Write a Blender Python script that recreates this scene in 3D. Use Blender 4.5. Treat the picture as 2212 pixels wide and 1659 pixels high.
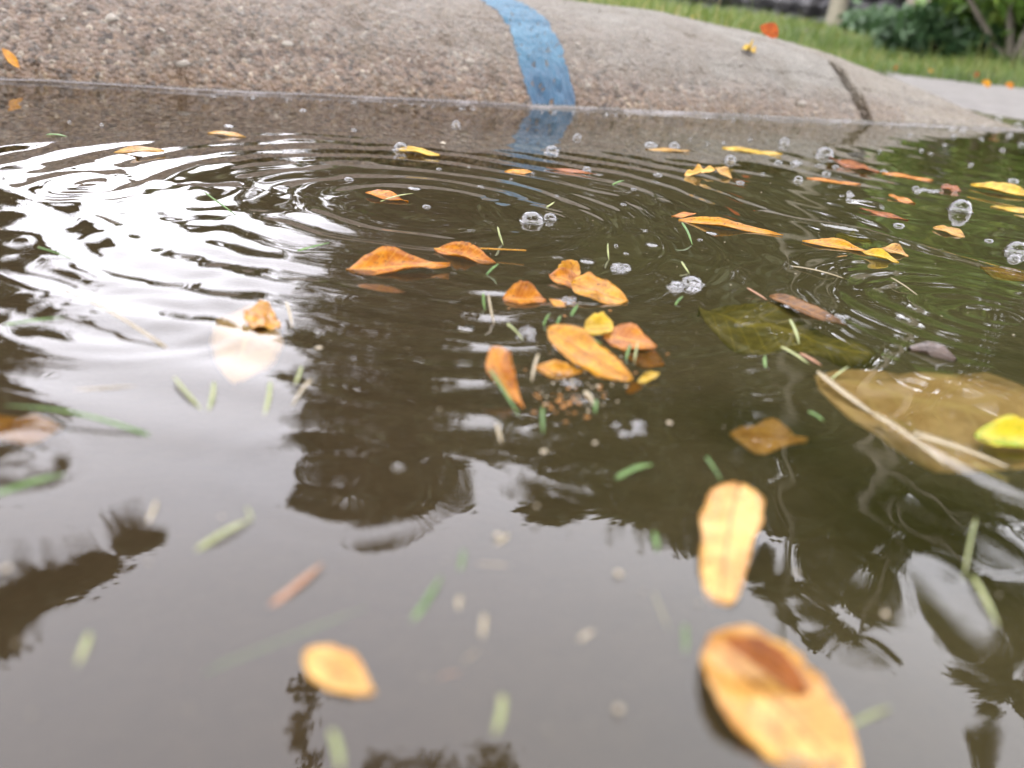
import bpy, math, random
import numpy as np
from mathutils import Matrix, Vector
random.seed(7); rng = np.random.default_rng(7)
scene = bpy.context.scene
for o in list(bpy.data.objects): bpy.data.objects.remove(o)
COL = scene.collection

# ------------------------------------------------------------------ camera
CAM_H, PITCH, ROLL = 0.115, math.radians(22.6), math.radians(6.0)
FPX, CX, CY = 2080.0, 1106.0, 829.5           # focal length and centre in a 2212 x 1659 frame
fwd = np.array([0, math.cos(PITCH), -math.sin(PITCH)])
r0 = np.array([1.0, 0, 0]); u0 = np.cross(r0, fwd)
rgt = r0*math.cos(ROLL) + u0*math.sin(ROLL); upv = u0*math.cos(ROLL) - r0*math.sin(ROLL)
CAM = np.array([0, 0, CAM_H])
cd = bpy.data.cameras.new('camera'); cam = bpy.data.objects.new('camera', cd); COL.objects.link(cam)
m = Matrix((list(rgt)+[0], list(upv)+[0], list(-fwd)+[0], [0, 0, 0, 1])).transposed()
m.translation = Vector(CAM); cam.matrix_world = m
cd.sensor_width = 36; cd.lens = 36*FPX/2212; cd.clip_start = 0.01; cd.clip_end = 400
cd.dof.use_dof = True; cd.dof.focus_distance = 0.52; cd.dof.aperture_fstop = 8.0
scene.camera = cam

# ------------------------------------------------------------------ sky, sun, exposure
SUN_EL, SUN_AZ = math.radians(58), math.radians(190)      # behind the camera, behind cloud
w = bpy.data.worlds.new('World'); scene.world = w; w.use_nodes = True
nt = w.node_tree; nt.nodes.clear()
sky = nt.nodes.new('ShaderNodeTexSky'); sky.sky_type = 'NISHITA'; sky.sun_disc = False
sky.sun_elevation = SUN_EL; sky.sun_rotation = SUN_AZ; sky.dust_density = 6; sky.air_density = 1.0; sky.ozone_density = 1.0
hs = nt.nodes.new('ShaderNodeHueSaturation'); hs.inputs['Saturation'].default_value = 0.10
bgn = nt.nodes.new('ShaderNodeBackground'); bgn.inputs['Strength'].default_value = 0.15
wo = nt.nodes.new('ShaderNodeOutputWorld')
cl_ = nt.nodes.new('ShaderNodeMixRGB'); cl_.inputs[0].default_value = 0.78; cl_.inputs[2].default_value = (6.25, 6.15, 6.75, 1)   # even cloud cover
nt.links.new(sky.outputs[0], hs.inputs['Color']); nt.links.new(hs.outputs[0], cl_.inputs[1]); nt.links.new(cl_.outputs[0], bgn.inputs[0]); nt.links.new(bgn.outputs[0], wo.inputs[0])
sl = bpy.data.lights.new('sun', 'SUN'); sl.energy = 0.6; sl.angle = math.radians(40); sl.color = (1, 0.97, 0.93)
so = bpy.data.objects.new('sun', sl); COL.objects.link(so)
sd = Vector((math.sin(SUN_AZ)*math.cos(SUN_EL), math.cos(SUN_AZ)*math.cos(SUN_EL), math.sin(SUN_EL)))
so.rotation_euler = sd.to_track_quat('Z', 'Y').to_euler()
vs = scene.view_settings; vs.view_transform = 'Standard'; vs.look = 'None'; vs.gamma = 1; vs.use_curve_mapping = False
vs.exposure = 2.8
scene.cycles.use_denoising = True
scene.cycles.max_bounces = 8; scene.cycles.transparent_max_bounces = 24
scene.cycles.caustics_reflective = False; scene.cycles.caustics_refractive = False

# ------------------------------------------------------------------ helpers
def ray(x, y):
    d = fwd*FPX + rgt*(x-CX) - upv*(y-CY); return d/np.linalg.norm(d)
def P(x, y, z=0.0):
    d = ray(x, y); return CAM + d*((z-CAM_H)/d[2])
def PP(x, y, pt, n):
    d = ray(x, y); return CAM + d*(np.dot(pt-CAM, n)/np.dot(d, n))
def dist(x, y, z=0.0): return float(np.dot(P(x, y, z)-CAM, fwd))
def ang(az, el, d):                         # a point in the air by bearing, height angle and distance
    a, e = math.radians(az), math.radians(el)
    return np.array([d*math.sin(a), d*math.cos(a), d*math.tan(e)])

def hash2(ix, iy, seed):
    n = (ix.astype(np.int64)*374761393 + iy.astype(np.int64)*668265263 + seed*974711) & 0x7fffffff
    n = ((n ^ (n >> 13))*1274126177) & 0x7fffffff
    return ((n ^ (n >> 16)) & 0xffff)/65535.0
def vnoise(x, y, seed=0):
    ix, iy = np.floor(x), np.floor(y); fx, fy = x-ix, y-iy
    fx = fx*fx*fx*(fx*(fx*6-15)+10); fy = fy*fy*fy*(fy*(fy*6-15)+10)
    a, b, c, d = hash2(ix, iy, seed), hash2(ix+1, iy, seed), hash2(ix, iy+1, seed), hash2(ix+1, iy+1, seed)
    return (a*(1-fx)+b*fx)*(1-fy) + (c*(1-fx)+d*fx)*fy - 0.5
def fbm(x, y, o=4, seed=0):
    t = 0; a = 1.0; f = 1.0
    for k in range(o): t = t + a*vnoise(x*f+17.3*k, y*f-9.1*k, seed+k); a *= .5; f *= 2.03
    return t
def worley(x, y, seed=0):                   # distance to the nearest cell point and that cell's random value
    ix, iy = np.floor(x), np.floor(y); best = np.full(np.shape(x), 9.0); val = np.zeros(np.shape(x))
    for dx in (-1, 0, 1):
        for dy in (-1, 0, 1):
            px_, py_ = ix+dx+hash2(ix+dx, iy+dy, seed), iy+dy+hash2(ix+dx, iy+dy, seed+5)
            d = np.hypot(px_-x, py_-y); v = hash2(ix+dx, iy+dy, seed+11)
            k = d < best; best = np.where(k, d, best); val = np.where(k, v, val)
    return best, val
sstep = lambda a, b, x: (lambda t: t*t*(3-2*t))(np.clip((x-a)/(b-a), 0, 1))

def tag(o, label=None, cat=None, group=None, kind=None):
    if label: o['label'] = label
    if cat: o['category'] = cat
    if group: o['group'] = group
    if kind: o['kind'] = kind
    return o
def mesh_obj(name, V, F, mat=None, parent=None, smooth=True, uv=None, attrs=None):
    me = bpy.data.meshes.new(name); V = np.asarray(V, float)
    me.from_pydata(V.tolist() if len(V) < 20000 else V, [], F if not isinstance(F, np.ndarray) else F.tolist())
    if smooth: me.polygons.foreach_set('use_smooth', np.ones(len(me.polygons), bool))
    if uv is not None:
        ul = me.uv_layers.new(name='UVMap'); li = np.zeros(len(me.loops), int); me.loops.foreach_get('vertex_index', li)
        ul.data.foreach_set('uv', np.asarray(uv, np.float32)[li].ravel())
    for k, v in (attrs or {}).items():
        a = me.attributes.new(k, 'FLOAT', 'POINT'); a.data.foreach_set('value', np.asarray(v, np.float32))
    me.update()
    o = bpy.data.objects.new(name, me); COL.objects.link(o)
    if mat: me.materials.append(mat)
    if parent: o.parent = parent
    return o
def empty(name, loc=(0, 0, 0)):
    o = bpy.data.objects.new(name, None); o.empty_display_size = .02; o.location = loc; COL.objects.link(o); return o
def grid_faces(nu, nv):
    i = np.arange((nu-1)*nv).reshape(nu-1, nv)[:, :-1].ravel()
    return np.stack([i, i+nv, i+nv+1, i+1], 1)

# ------------------------------------------------------------------ materials
class N:
    def __init__(s, name):
        s.m = bpy.data.materials.new(name); s.m.use_nodes = True; s.t = s.m.node_tree; s.t.nodes.clear()
        s.out = s.n('OutputMaterial')
    def n(s, ty, **kw):
        nd = s.t.nodes.new('ShaderNode'+ty)
        for k, v in kw.items():
            if k.startswith('i_'):
                key = k[2:].replace('_', ' '); nd.inputs[int(key) if key.isdigit() else key].default_value = v
            else: setattr(nd, k, v)
        return nd
    def l(s, a, b): s.t.links.new(a, b)
    def ramp(s, fac, stops, interp='LINEAR'):
        r = s.n('ValToRGB'); r.color_ramp.interpolation = interp; e = r.color_ramp.elements
        while len(e) < len(stops): e.new(.5)
        for q, (p, c) in zip(e, stops): q.position = p; q.color = (*c, 1) if len(c) == 3 else c
        s.l(fac, r.inputs[0]); return r.outputs[0]
    def mix(s, fac, a, b, bt='MIX'):
        x = s.n('MixRGB', blend_type=bt)
        for k, v in ((0, fac), (1, a), (2, b)):
            if hasattr(v, 'is_linked'): s.l(v, x.inputs[k])
            else: x.inputs[k].default_value = v if k == 0 else (*v, 1)
        return x.outputs[0]
    def math(s, op, a, b=0.0, clamp=False):
        x = s.n('Math', operation=op, use_clamp=clamp)
        for k, v in ((0, a), (1, b)):
            if hasattr(v, 'is_linked'): s.l(v, x.inputs[k])
            else: x.inputs[k].default_value = v
        return x.outputs[0]
    def noise(s, vec, scale, detail=3, rough=.55):
        x = s.n('TexNoise', i_Scale=scale, i_Detail=detail, i_Roughness=rough)
        if vec is not None: s.l(vec, x.inputs['Vector'])
        return x.outputs['Fac']
    def bump(s, h, st, d):
        b = s.n('Bump', i_Strength=st, i_Distance=d); s.l(h, b.inputs['Height']); return b.outputs[0]
    def pos(s): return s.n('NewGeometry').outputs['Position']
    def attr(s, nm): return s.n('Attribute', attribute_name=nm).outputs['Fac']
    def done(s, sh): s.l(sh, s.out.inputs[0]); return s.m
    def bsdf(s, col, rough=.6, nrm=None, **kw):
        b = s.n('BsdfPrincipled', i_Roughness=rough if not hasattr(rough, 'is_linked') else .5, **kw)
        if hasattr(rough, 'is_linked'): s.l(rough, b.inputs['Roughness'])
        if hasattr(col, 'is_linked'): s.l(col, b.inputs['Base Color'])
        else: b.inputs['Base Color'].default_value = (*col, 1)
        if nrm is not None: s.l(nrm, b.inputs['Normal'])
        return b.outputs[0]

def mat_concrete():
    k = N('curb_concrete'); p = k.pos(); worn = k.attr('worn'); wet = k.attr('damp_tone')
    vor = k.n('TexVoronoi', i_Scale=250.0, i_Randomness=1.0); k.l(p, vor.inputs['Vector'])
    hue = k.n('SeparateColor'); k.l(vor.outputs['Color'], hue.inputs[0])
    agg = k.ramp(hue.outputs[0], [(0, (.06, .05, .045)), (.14, (.17, .12, .095)), (.4, (.34, .23, .17)), (.62, (.28, .215, .18)), (.82, (.46, .33, .23)), (.92, (.36, .35, .33)), (1, (.75, .68, .56))])
    n1 = k.noise(p, 60, 5, .7); n2 = k.noise(p, 9, 4, .6); n3 = k.noise(p, 420, 2, .6)
    clean = k.ramp(n1, [(.3, (.27, .265, .245)), (.5, (.385, .385, .355)), (.7, (.47, .475, .44))])
    clean = k.mix(k.math('MULTIPLY', n3, .5), clean, (.2, .19, .16), 'MIX')
    fac = k.math('ADD', worn, k.math('MULTIPLY', k.math('SUBTRACT', n2, .5), .9), True)
    c = k.mix(k.math('MULTIPLY', fac, .8, True), clean, agg)
    c = k.mix(k.ramp(n2, [(.35, (0, 0, 0)), (.75, (.5, .5, .5))]), c, (.22, .2, .165))
    pit = k.ramp(k.noise(p, 95, 4, .7), [(.36, (1, 1, 1)), (.45, (0, 0, 0))]); c = k.mix(k.math('MULTIPLY', pit, k.math('ADD', k.math('MULTIPLY', fac, .8), .12)), c, (.07, .055, .045))
    moss = k.ramp(k.noise(p, 26, 4, .6), [(.5, (0, 0, 0)), (.72, (.55, .55, .55))])
    c = k.mix(moss, c, (.20, .165, .115))
    c = k.mix(1.0, c, (.625, .585, .535), 'MULTIPLY'); c = k.mix(wet, c, k.mix(1.0, c, (.86, .76, .62), 'MULTIPLY'))
    h = k.math('ADD', k.math('MULTIPLY', n3, .6), k.math('MULTIPLY', vor.outputs['Distance'], -60.0))
    ro = k.math('SUBTRACT', .75, k.math('MULTIPLY', wet, .35))
    return k.done(k.bsdf(c, ro, k.bump(h, .6, .0014)))
def mat_apron():
    k = N('pale_concrete'); p = k.pos(); n1 = k.noise(p, 30, 5, .7); n2 = k.noise(p, 300, 3, .6)
    c = k.ramp(n1, [(.3, (.105, .095, .085)), (.7, (.155, .145, .132))]); c = k.mix(k.math('MULTIPLY', n2, .35), c, (.08, .072, .06))
    return k.done(k.bsdf(c, .6, k.bump(n2, .4, .002)))
def mat_paint():
    k = N('blue_paint'); p = k.pos(); n1 = k.noise(p, 45, 4, .65); n2 = k.noise(p, 380, 2, .6)
    c = k.ramp(n1, [(.30, (.009, .055, .095)), (.55, (.021, .088, .138)), (.75, (.055, .135, .185))])
    c = k.mix(k.ramp(n2, [(.62, (0, 0, 0)), (.75, (.6, .6, .6))]), c, (.12, .12, .11))
    c = k.mix(k.attr('damp_tone'), c, k.mix(1.0, c, (.35, .55, .68), 'MULTIPLY'))  # stripe colour made darker and bluer towards the waterline
    return k.done(k.bsdf(c, .5, k.bump(n2, .8, .0015)))
def mat_water():
    k = N('murky_water'); p = k.pos()
    n = k.noise(p, 3.2, 3, .5)
    sx_ = k.n('SeparateXYZ'); k.l(p, sx_.inputs[0])                       # silt-brown towards the street's left, reflected garden green painted in to the right
    g_ = k.math('ADD', k.math('MULTIPLY', sx_.outputs[0], 2.6), k.math('MULTIPLY', k.math('SUBTRACT', n, .5), 1.2))
    body = k.ramp(k.math('ADD', g_, .25, True), [(.1, (.040, .0245, .0105)), (.72, (.056, .060, .0125))])
    df = k.n('BsdfDiffuse'); k.l(body, df.inputs[0])
    tr = k.n('BsdfTransparent'); tr.inputs[0].default_value = (.96, .89, .70, 1)
    mx = k.n('MixShader'); mx.inputs[0].default_value = .78; k.l(df.outputs[0], mx.inputs[1]); k.l(tr.outputs[0], mx.inputs[2])
    gl = k.n('BsdfGlossy', i_Roughness=0.0); gl.inputs[0].default_value = (1, 1, 1, 1)
    fr = k.n('Fresnel', i_IOR=1.39)
    m2 = k.n('MixShader'); k.l(fr.outputs[0], m2.inputs[0]); k.l(mx.outputs[0], m2.inputs[1]); k.l(gl.outputs[0], m2.inputs[2])
    return k.done(m2.outputs[0])
def mat_bubble():
    k = N('bubble_film')
    fr = k.n('Fresnel', i_IOR=1.36); f = k.math('ADD', k.math('MULTIPLY', fr.outputs[0], 1.8), .05, True)
    tr = k.n('BsdfTransparent'); gl = k.n('BsdfGlossy', i_Roughness=.02)
    m2 = k.n('MixShader'); k.l(f, m2.inputs[0]); k.l(tr.outputs[0], m2.inputs[1]); k.l(gl.outputs[0], m2.inputs[2])
    return k.done(m2.outputs[0])
def mat_leaf(name, c0, c1, spot=(.10, .04, .01), vein=(.5, .28, .06), spots=.42, coat=.4, sc=190):
    c0, c1, spot, vein = [tuple(x*k_ for x, k_ in zip(q, (.96, .98, .55))) for q in (c0, c1, spot, vein)]
    _ = [tuple(x for x in q) for q in (c0, c1, spot, vein)]
    k = N(name); p = k.pos(); uv = k.n('UVMap').outputs[0]
    sp = k.n('SeparateXYZ'); k.l(uv, sp.inputs[0]); u, v = sp.outputs[0], sp.outputs[1]
    av = k.math('ABSOLUTE', v)
    n1 = k.noise(p, sc, 4, .6); n2 = k.noise(p, sc*3.5, 2, .6)
    c = k.mix(k.ramp(n1, [(.40, (0, 0, 0)), (.58, (1, 1, 1))]), c0, tuple(x*.86 for x in c1))
    rot = k.ramp(k.noise(p, sc*.45, 5, .7), [(.56, (0, 0, 0)), (.70, (.8, .8, .8))]); c = k.mix(rot, c, tuple(x*.34 for x in c1))
    rib = k.ramp(av, [(.0, (1, 1, 1)), (.05, (.7, .7, .7)), (.1, (0, 0, 0))])
    wv = k.math('SINE', k.math('MULTIPLY', k.math('SUBTRACT', u, k.math('MULTIPLY', av, .16)), 62.0))
    sv = k.ramp(wv, [(.86, (0, 0, 0)), (.98, (.45, .45, .45))])
    c = k.mix(k.math('MULTIPLY', rib, .8), c, vein); c = k.mix(k.math('MULTIPLY', sv, .9), c, vein)
    c = k.mix(k.ramp(n2, [(.62, (0, 0, 0)), (.68, (spots*2, spots*2, spots*2))]), c, spot)
    h = k.math('ADD', rib, k.math('MULTIPLY', sv, .5))
    b = k.bsdf(c, .45, k.bump(k.math('ADD', h, k.math('MULTIPLY', n1, 2.0)), .5, .0006), i_Coat_Weight=coat, i_Coat_Roughness=.1, i_Coat_IOR=1.33, i_Specular_IOR_Level=.2)
    tl = k.n('BsdfTranslucent'); k.l(c, tl.inputs[0])
    mx = k.n('MixShader'); mx.inputs[0].default_value = .2; k.l(b, mx.inputs[1]); k.l(tl.outputs[0], mx.inputs[2])
    return k.done(mx.outputs[0])
def mat_simple(name, c0, c1, sc=200, rough=.5, bump=0, bd=.001, coat=0.0, detail=4):
    k = N(name); p = k.pos(); n1 = k.noise(p, sc, detail, .6)
    c = k.mix(k.ramp(n1, [(.3, (0, 0, 0)), (.7, (1, 1, 1))]), c0, c1)
    return k.done(k.bsdf(c, rough, k.bump(n1, bump, bd) if bump else None, i_Coat_Weight=coat, i_Coat_Roughness=.08, i_Coat_IOR=1.33))
def mat_foliage(name, stops, tl=.3):
    k = N(name); f = k.attr('tone'); c = k.ramp(f, stops)
    b = k.bsdf(c, .55); t = k.n('BsdfTranslucent'); k.l(c, t.inputs[0])
    mx = k.n('MixShader'); mx.inputs[0].default_value = tl; k.l(b, mx.inputs[1]); k.l(t.outputs[0], mx.inputs[2])
    return k.done(mx.outputs[0])

M = dict(conc=mat_concrete(), apron=mat_apron(), paint=mat_paint(), water=mat_water(), bubble=mat_bubble(),
 orange=mat_leaf('orange_leaf', (.46, .165, .010), (.36, .105, .008), vein=(.52, .26, .05)),
 amber=mat_leaf('amber_leaf', (.50, .235, .016), (.44, .175, .010), vein=(.28, .10, .012)),
 honey=mat_leaf('honey_leaf', (.64, .36, .16), (.54, .25, .08), vein=(.30, .10, .025), spots=.3, coat=.8, sc=120),
 pale=mat_leaf('pale_leaf', (.80, .60, .62), (.70, .48, .42), vein=(.82, .66, .6), spots=.03, coat=1.0, sc=60),
 wettan=mat_leaf('wet_tan_leaf', (.34, .20, .16), (.28, .155, .11), vein=(.42, .27, .2), spots=.1, coat=.8, sc=60),
 yellow=mat_leaf('yellow_leaf', (.52, .33, .035), (.42, .24, .02), vein=(.55, .42, .12), spots=.15),
 tan=mat_leaf('tan_leaf', (.42, .23, .07), (.34, .16, .04), vein=(.5, .33, .13)),
 rust=mat_leaf('rust_leaf', (.26, .07, .01), (.16, .04, .008), vein=(.4, .14, .02)),
 red=mat_leaf('red_leaf', (.40, .08, .012), (.30, .05, .01), vein=(.4, .12, .03)),
 brown=mat_leaf('brown_leaf', (.17, .07, .015), (.10, .04, .01), vein=(.33, .13, .02)),
 olive=mat_leaf('olive_leaf', (.20, .18, .06), (.14, .13, .04), vein=(.40, .36, .1), spots=.05),
 lime=mat_leaf('lime_leaf', (.48, .36, .02), (.22, .30, .02), vein=(.5, .42, .06), spots=.05, sc=90),
 peach=mat_leaf('peach_leaf', (.62, .36, .15), (.55, .27, .08), vein=(.62, .45, .25), spots=.05),
 green=mat_simple('green_blade', (.036, .095, .008), (.085, .16, .016), 300, .5, coat=.12),
 pgreen=mat_simple('pale_green_blade', (.15, .18, .05), (.26, .27, .10), 300, .5, coat=.12),
 straw=mat_simple('straw_blade', (.19, .145, .07), (.28, .23, .13), 300, .45, coat=.4),
 stick=mat_simple('brown_stick', (.20, .075, .025), (.28, .14, .06), 200, .5, coat=.3),
 cream=mat_simple('cream_flake', (.22, .17, .10), (.34, .29, .2), 400, .5),
 bark=mat_simple('wet_bark', (.035, .02, .012), (.09, .055, .035), 220, .4, .8, .002, .4),
 scum=mat_simple('pale_scum', (.11, .09, .078), (.19, .168, .155), 500, .35, .6, .001, .5),
 stone=mat_simple('pale_pebble', (.19, .165, .13), (.27, .245, .2), 300, .6),
 street=mat_simple('asphalt', (.028, .022, .016), (.045, .035, .026), 120, .8, .5, .003),
 soil=mat_simple('lawn_soil', (.03, .035, .012), (.05, .05, .018), 20, .9),
 trunk=mat_simple('tree_bark', (.13, .11, .085), (.22, .19, .15), 18, .85, .8, .02),
 paletrunk=mat_simple('pale_bark', (.10, .09, .065), (.17, .155, .11), 14, .85, .5, .01),
 slate=mat_simple('dark_stone', (.022, .021, .024), (.055, .052, .055), 9, .7, .7, .02),
 grass=mat_foliage('grass_blades', [(0, (.042, .082, .010)), (.5, (.098, .150, .022)), (.8, (.19, .20, .05)), (1, (.33, .27, .12))], .35),
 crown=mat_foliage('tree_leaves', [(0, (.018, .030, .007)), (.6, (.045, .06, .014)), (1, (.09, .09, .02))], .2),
 shrub=mat_foliage('shrub_leaves', [(0, (.045, .10, .012)), (.6, (.12, .21, .03)), (1, (.24, .29, .05))], .3),
 ivy=mat_foliage('ground_cover_leaves', [(0, (.015, .045, .015)), (1, (.05, .10, .03))], .2))

# ------------------------------------------------------------------ curb frame: s runs along the curb, b runs back from the waterline
YAW = math.radians(25.66); ES = np.array([math.cos(YAW), math.sin(YAW), 0]); EB = np.array([-math.sin(YAW), math.cos(YAW), 0])
OR = np.array([0.0, 1.0128, 0.0])
def SB(s, b, z): return OR + np.outer(np.ravel(s), ES) + np.outer(np.ravel(b), EB) + np.stack([np.zeros(np.size(s))]*2+[np.ravel(z)], 1)
def to_sb(p): q = np.asarray(p)-OR; return q@ES, q@EB

# ------------------------------------------------------------------ water height
C1 = P(900, 447)[:2]
RINGS = [  # centre, inner radius, outer radius, wavelength, slope
 (C1, .065, .15, .025, .115), (C1, .13, .29, .031, .125), (P(190, 394)[:2], .006, .045, .018, .075), (P(300, 706)[:2], .010, .045, .013, .06),
 (P(2150, 690)[:2], .015, .11, .018, .07), (P(80, 985)[:2], .003, .018, .010, .06), (P(1150, 468)[:2], .012, .05, .012, .05),
 (P(700, 1010)[:2], .008, .034, .014, .018), (P(1250, 960)[:2], .004, .03, .014, .020), (P(2230, 330)[:2], .05, .55, .045, .05), (P(420, 560)[:2], .0, .09, .021, .035)]
def seg_ridge(x, y, pts, wd, ht):
    z = 0
    pw = [P(*q)[:2] for q in pts]; best = np.full(np.shape(x), 9.0); along = np.zeros(np.shape(x)); n = len(pw)-1
    for k in range(n):
        a, b = pw[k], pw[k+1]; ab = b-a; t = np.clip(((x-a[0])*ab[0]+(y-a[1])*ab[1])/(ab@ab), 0, 1)
        d = np.hypot(x-a[0]-t*ab[0], y-a[1]-t*ab[1]); kk = d < best; best = np.where(kk, d, best); along = np.where(kk, (k+t)/n, along)
    return ht*np.exp(-(best/wd)**2)*np.sin(np.pi*np.clip(along, 0, 1))**.5
def hw(x, y):
    x = np.asarray(x, float); y = np.asarray(y, float); z = np.zeros(np.shape(x))
    wx = x + .017*fbm(x*11, y*11, 3, 91); wy = y + .017*fbm(x*11+40, y*11, 3, 92)
    calm = sstep(.14, .40, -((x-OR[0])*EB[0]+(y-OR[1])*EB[1]))      # the water by the curb lies still
    for (c, ri, ro, wl, sl_) in RINGS:
        r = np.hypot(wx-c[0], wy-c[1]); kf = 2*np.pi/wl
        env = (.12+.88*calm)*sstep(ri*.4, ri, r)*(1-sstep(ro*.72, ro*1.15, r))
        th = np.arctan2(wy-c[1], wx-c[0]); env = env*np.clip(.78+.9*vnoise(th*1.9+5, r*9+wl*900, 3), .1, 1.2)
        z += env*sl_/kf*np.cos(kf*(r-ri))
    z += .00042*fbm(x*22, y*22, 2, 21)*(.55+sstep(.15, .5, y)) + .0012*fbm(x*7, y*7, 2, 25)*sstep(.0, .7, y)*(.3+.7*calm)
    z += .0005*fbm(wx*45, wy*30, 2, 29)*np.exp(-(((x-.13)/.09)**2+((y-.20)/.07)**2)) + .0005*fbm(wx*30, wy*40, 2, 33)*np.exp(-(((x+.15)/.14)**2+((y-.42)/.10)**2))
    z += seg_ridge(wx, wy, [(1640, 455), (1850, 500), (2000, 540), (2260, 605)], .0055, .0017)
    z += seg_ridge(wx, wy, [(1850, 890), (1990, 955), (2120, 1020), (2280, 1085)], .0045, .0010)
    s = (x-OR[0])*ES[0]+(y-OR[1])*ES[1]; b = (x-OR[0])*EB[0]+(y-OR[1])*EB[1]
    z += .0032*np.exp(-np.abs(b-.0)/.0032)*(s < .86)
    return z
def axis(segs):
    out = [segs[0][0]]
    for a, b, st in segs:
        n = max(1, int(round((b-a)/st))); out += list(a+(b-a)*np.arange(1, n+1)/n)
    return np.array(out)
sx = axis([(-9, -2, 1), (-2, -1.15, .05), (-1.15, -.64, .004), (-.64, -.10, .0014), (-.10, .75, .003), (.75, 1.25, .006), (1.25, 2.2, .02), (2.2, 9, 1)])
bx = axis([(-3.2, -1.3, .1), (-1.3, -.86, .01), (-.86, -.60, .0010), (-.60, -.02, .0020), (-.02, .004, .0008), (.004, .45, .006)])
S, B = np.meshgrid(sx, bx, indexing='ij'); pw = SB(S, B, np.zeros(S.size)); pw[:, 2] = hw(pw[:, 0], pw[:, 1])
tag(mesh_obj('water', pw, grid_faces(len(sx), len(bx)), M['water']), kind='structure')

# ------------------------------------------------------------------ street bed, curb, apron, lawn
sx = axis([(-60, -4, 8), (-4, 4, .4), (4, 80, 8)]); bx = axis([(-90, -10, 8), (-10, .5, .25)])
S, B = np.meshgrid(sx, bx, indexing='ij'); zz = np.where(B > -10, -.055-.021*np.minimum(B, 0), .155)
tag(mesh_obj('street', SB(S, B, zz), grid_faces(len(sx), len(bx)), M['street']), kind='structure')

BK = np.array([-.06, -.02, 0, .02, .045, .07, .10, .14, .18, .22, .27, .30]); BZ = np.array([-.9, -.30, 0, .24, .49, .68, .80, .905, .965, 1.0, .99, .9])
SK = np.array([-9, .1, .25, .38, .495, .59, .655, .695, .725, .78, .86]); SZ = np.array([.100, .100, .097, .086, .070, .050, .030, .010, -.006, -.03, -.04])
def smooth_interp(x, xp, fp, wdt):
    return (np.interp(x-wdt, xp, fp)+2*np.interp(x, xp, fp)+np.interp(x+wdt, xp, fp))/4
def worn_of(s, b):
    return np.clip(1.05 - sstep(-.55, .55, s+b*1.6) - .15*sstep(.3, .5, s) + .55*(1-sstep(.01, .05, b))*(s < .5), 0, 1)
def crack(s, b):
    c1 = .434+.004*vnoise(b*60, b*0, 5)+.003*vnoise(b*160, b*0, 6); w1 = .0145*(1-sstep(.072, .098, b))*(.65+.6*vnoise(b*45, b*0+3, 8))+1e-5
    d = .030*(1-sstep(w1*.55, w1*1.1, np.abs(s-c1)))*(1-sstep(.085, .10, b))
    c2 = .715+.25*b+.003*vnoise(b*80, b*0, 9); d += .007*(1-sstep(.001, .0035, np.abs(s-c2)))*(1-sstep(.05, .08, b))
    return d
CHIPS = [(-0.455, 0.022), (-0.345, 0.008), (-0.299, 0.026), (-0.282, 0.046), (-0.232, 0.059), (-0.224, 0.079), (-0.182, 0.062), (-0.414, 0.016), (-0.381, 0.015), (-0.278, 0.017), (-0.170, 0.073), (-0.155, 0.061), (-0.308, 0.033), (0.002, 0.013), (0.231, 0.102), (0.158, 0.077), (0.111, 0.034), (0.338, 0.016), (0.321, 0.028), (0.165, 0.022), (0.039, 0.004), (-.12, .03), (-.09, .05), (-.05, .02), (.20, .03), (.26, .012)]
def curb_z(s, b):
    H = smooth_interp(s, SK, SZ, .03); g = smooth_interp(b, BK, BZ, .008)
    base = np.where(b < 0, .098*g, H*g)
    wn = worn_of(s, b); amp = .0008+.0026*wn
    d1, v1 = worley(s*210, b*160+2*vnoise(s*30, b*30, 2), 31); d2, v2 = worley(s*85, b*66, 37)
    h = amp*(np.clip(.75-d1, -.4, .6)*1.2*(.4+v1) + .8*np.where(v2 > .72, np.clip(.55-d2, 0, .5)*2, 0) - 1.6*np.where(v2 < .14, np.clip(.45-d2, 0, .45)*2, 0))
    h += .0035*fbm(s*9, b*11, 3, 41) + .0012*fbm(s*70, b*70, 2, 44)*wn
    h -= .0022*sstep(.15, .32, fbm(s*5, b*60+.6*s, 3, 47))*sstep(.01, .03, b)
    chip = .006*np.exp(-(((s-.335)/.012)**2+((b-.035)/.010)**2)) + .004*np.exp(-(((s-.135)/.010)**2+((b-.16)/.012)**2))
    for k_, (cs_, cb_) in enumerate(CHIPS):
        rs_, rb_ = .0035+.004*((k_*7) % 5)/5, .003+.003*((k_*3) % 4)/4
        chip = chip + (.004+.005*((k_*5) % 4)/4)*np.exp(-((np.abs((s-cs_)/rs_+.4*(b-cb_)/rb_))**2.6+np.abs((b-cb_)/rb_)**2.6))
    return base + h - crack(s, b) - chip
sx = axis([(-9, -1.6, .2), (-1.6, -.62, .01), (-.62, .42, .0021), (.42, .448, .0007), (.448, .86, .0021)])
bx = axis([(-.05, -.006, .006), (-.006, .13, .0016), (.13, .30, .004)])
S, B = np.meshgrid(sx, bx, indexing='ij'); Zc = curb_z(S, B)
curb = mesh_obj('curb', SB(S, B, Zc), grid_faces(len(sx), len(bx)), M['conc'],
    attrs=dict(worn=worn_of(S, B).ravel(), damp_tone=np.clip(1.05-sstep(.002, .026, Zc+.006*fbm(S*20, B*20, 3, 51))+.6*sstep(.432, .437, S), 0, 1).ravel()))  # damp band low on the face, plus a darker tone past the crack
tag(curb, 'rough weathered concrete curb with a rounded face sloping into the flooded gutter', 'curb')
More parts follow.
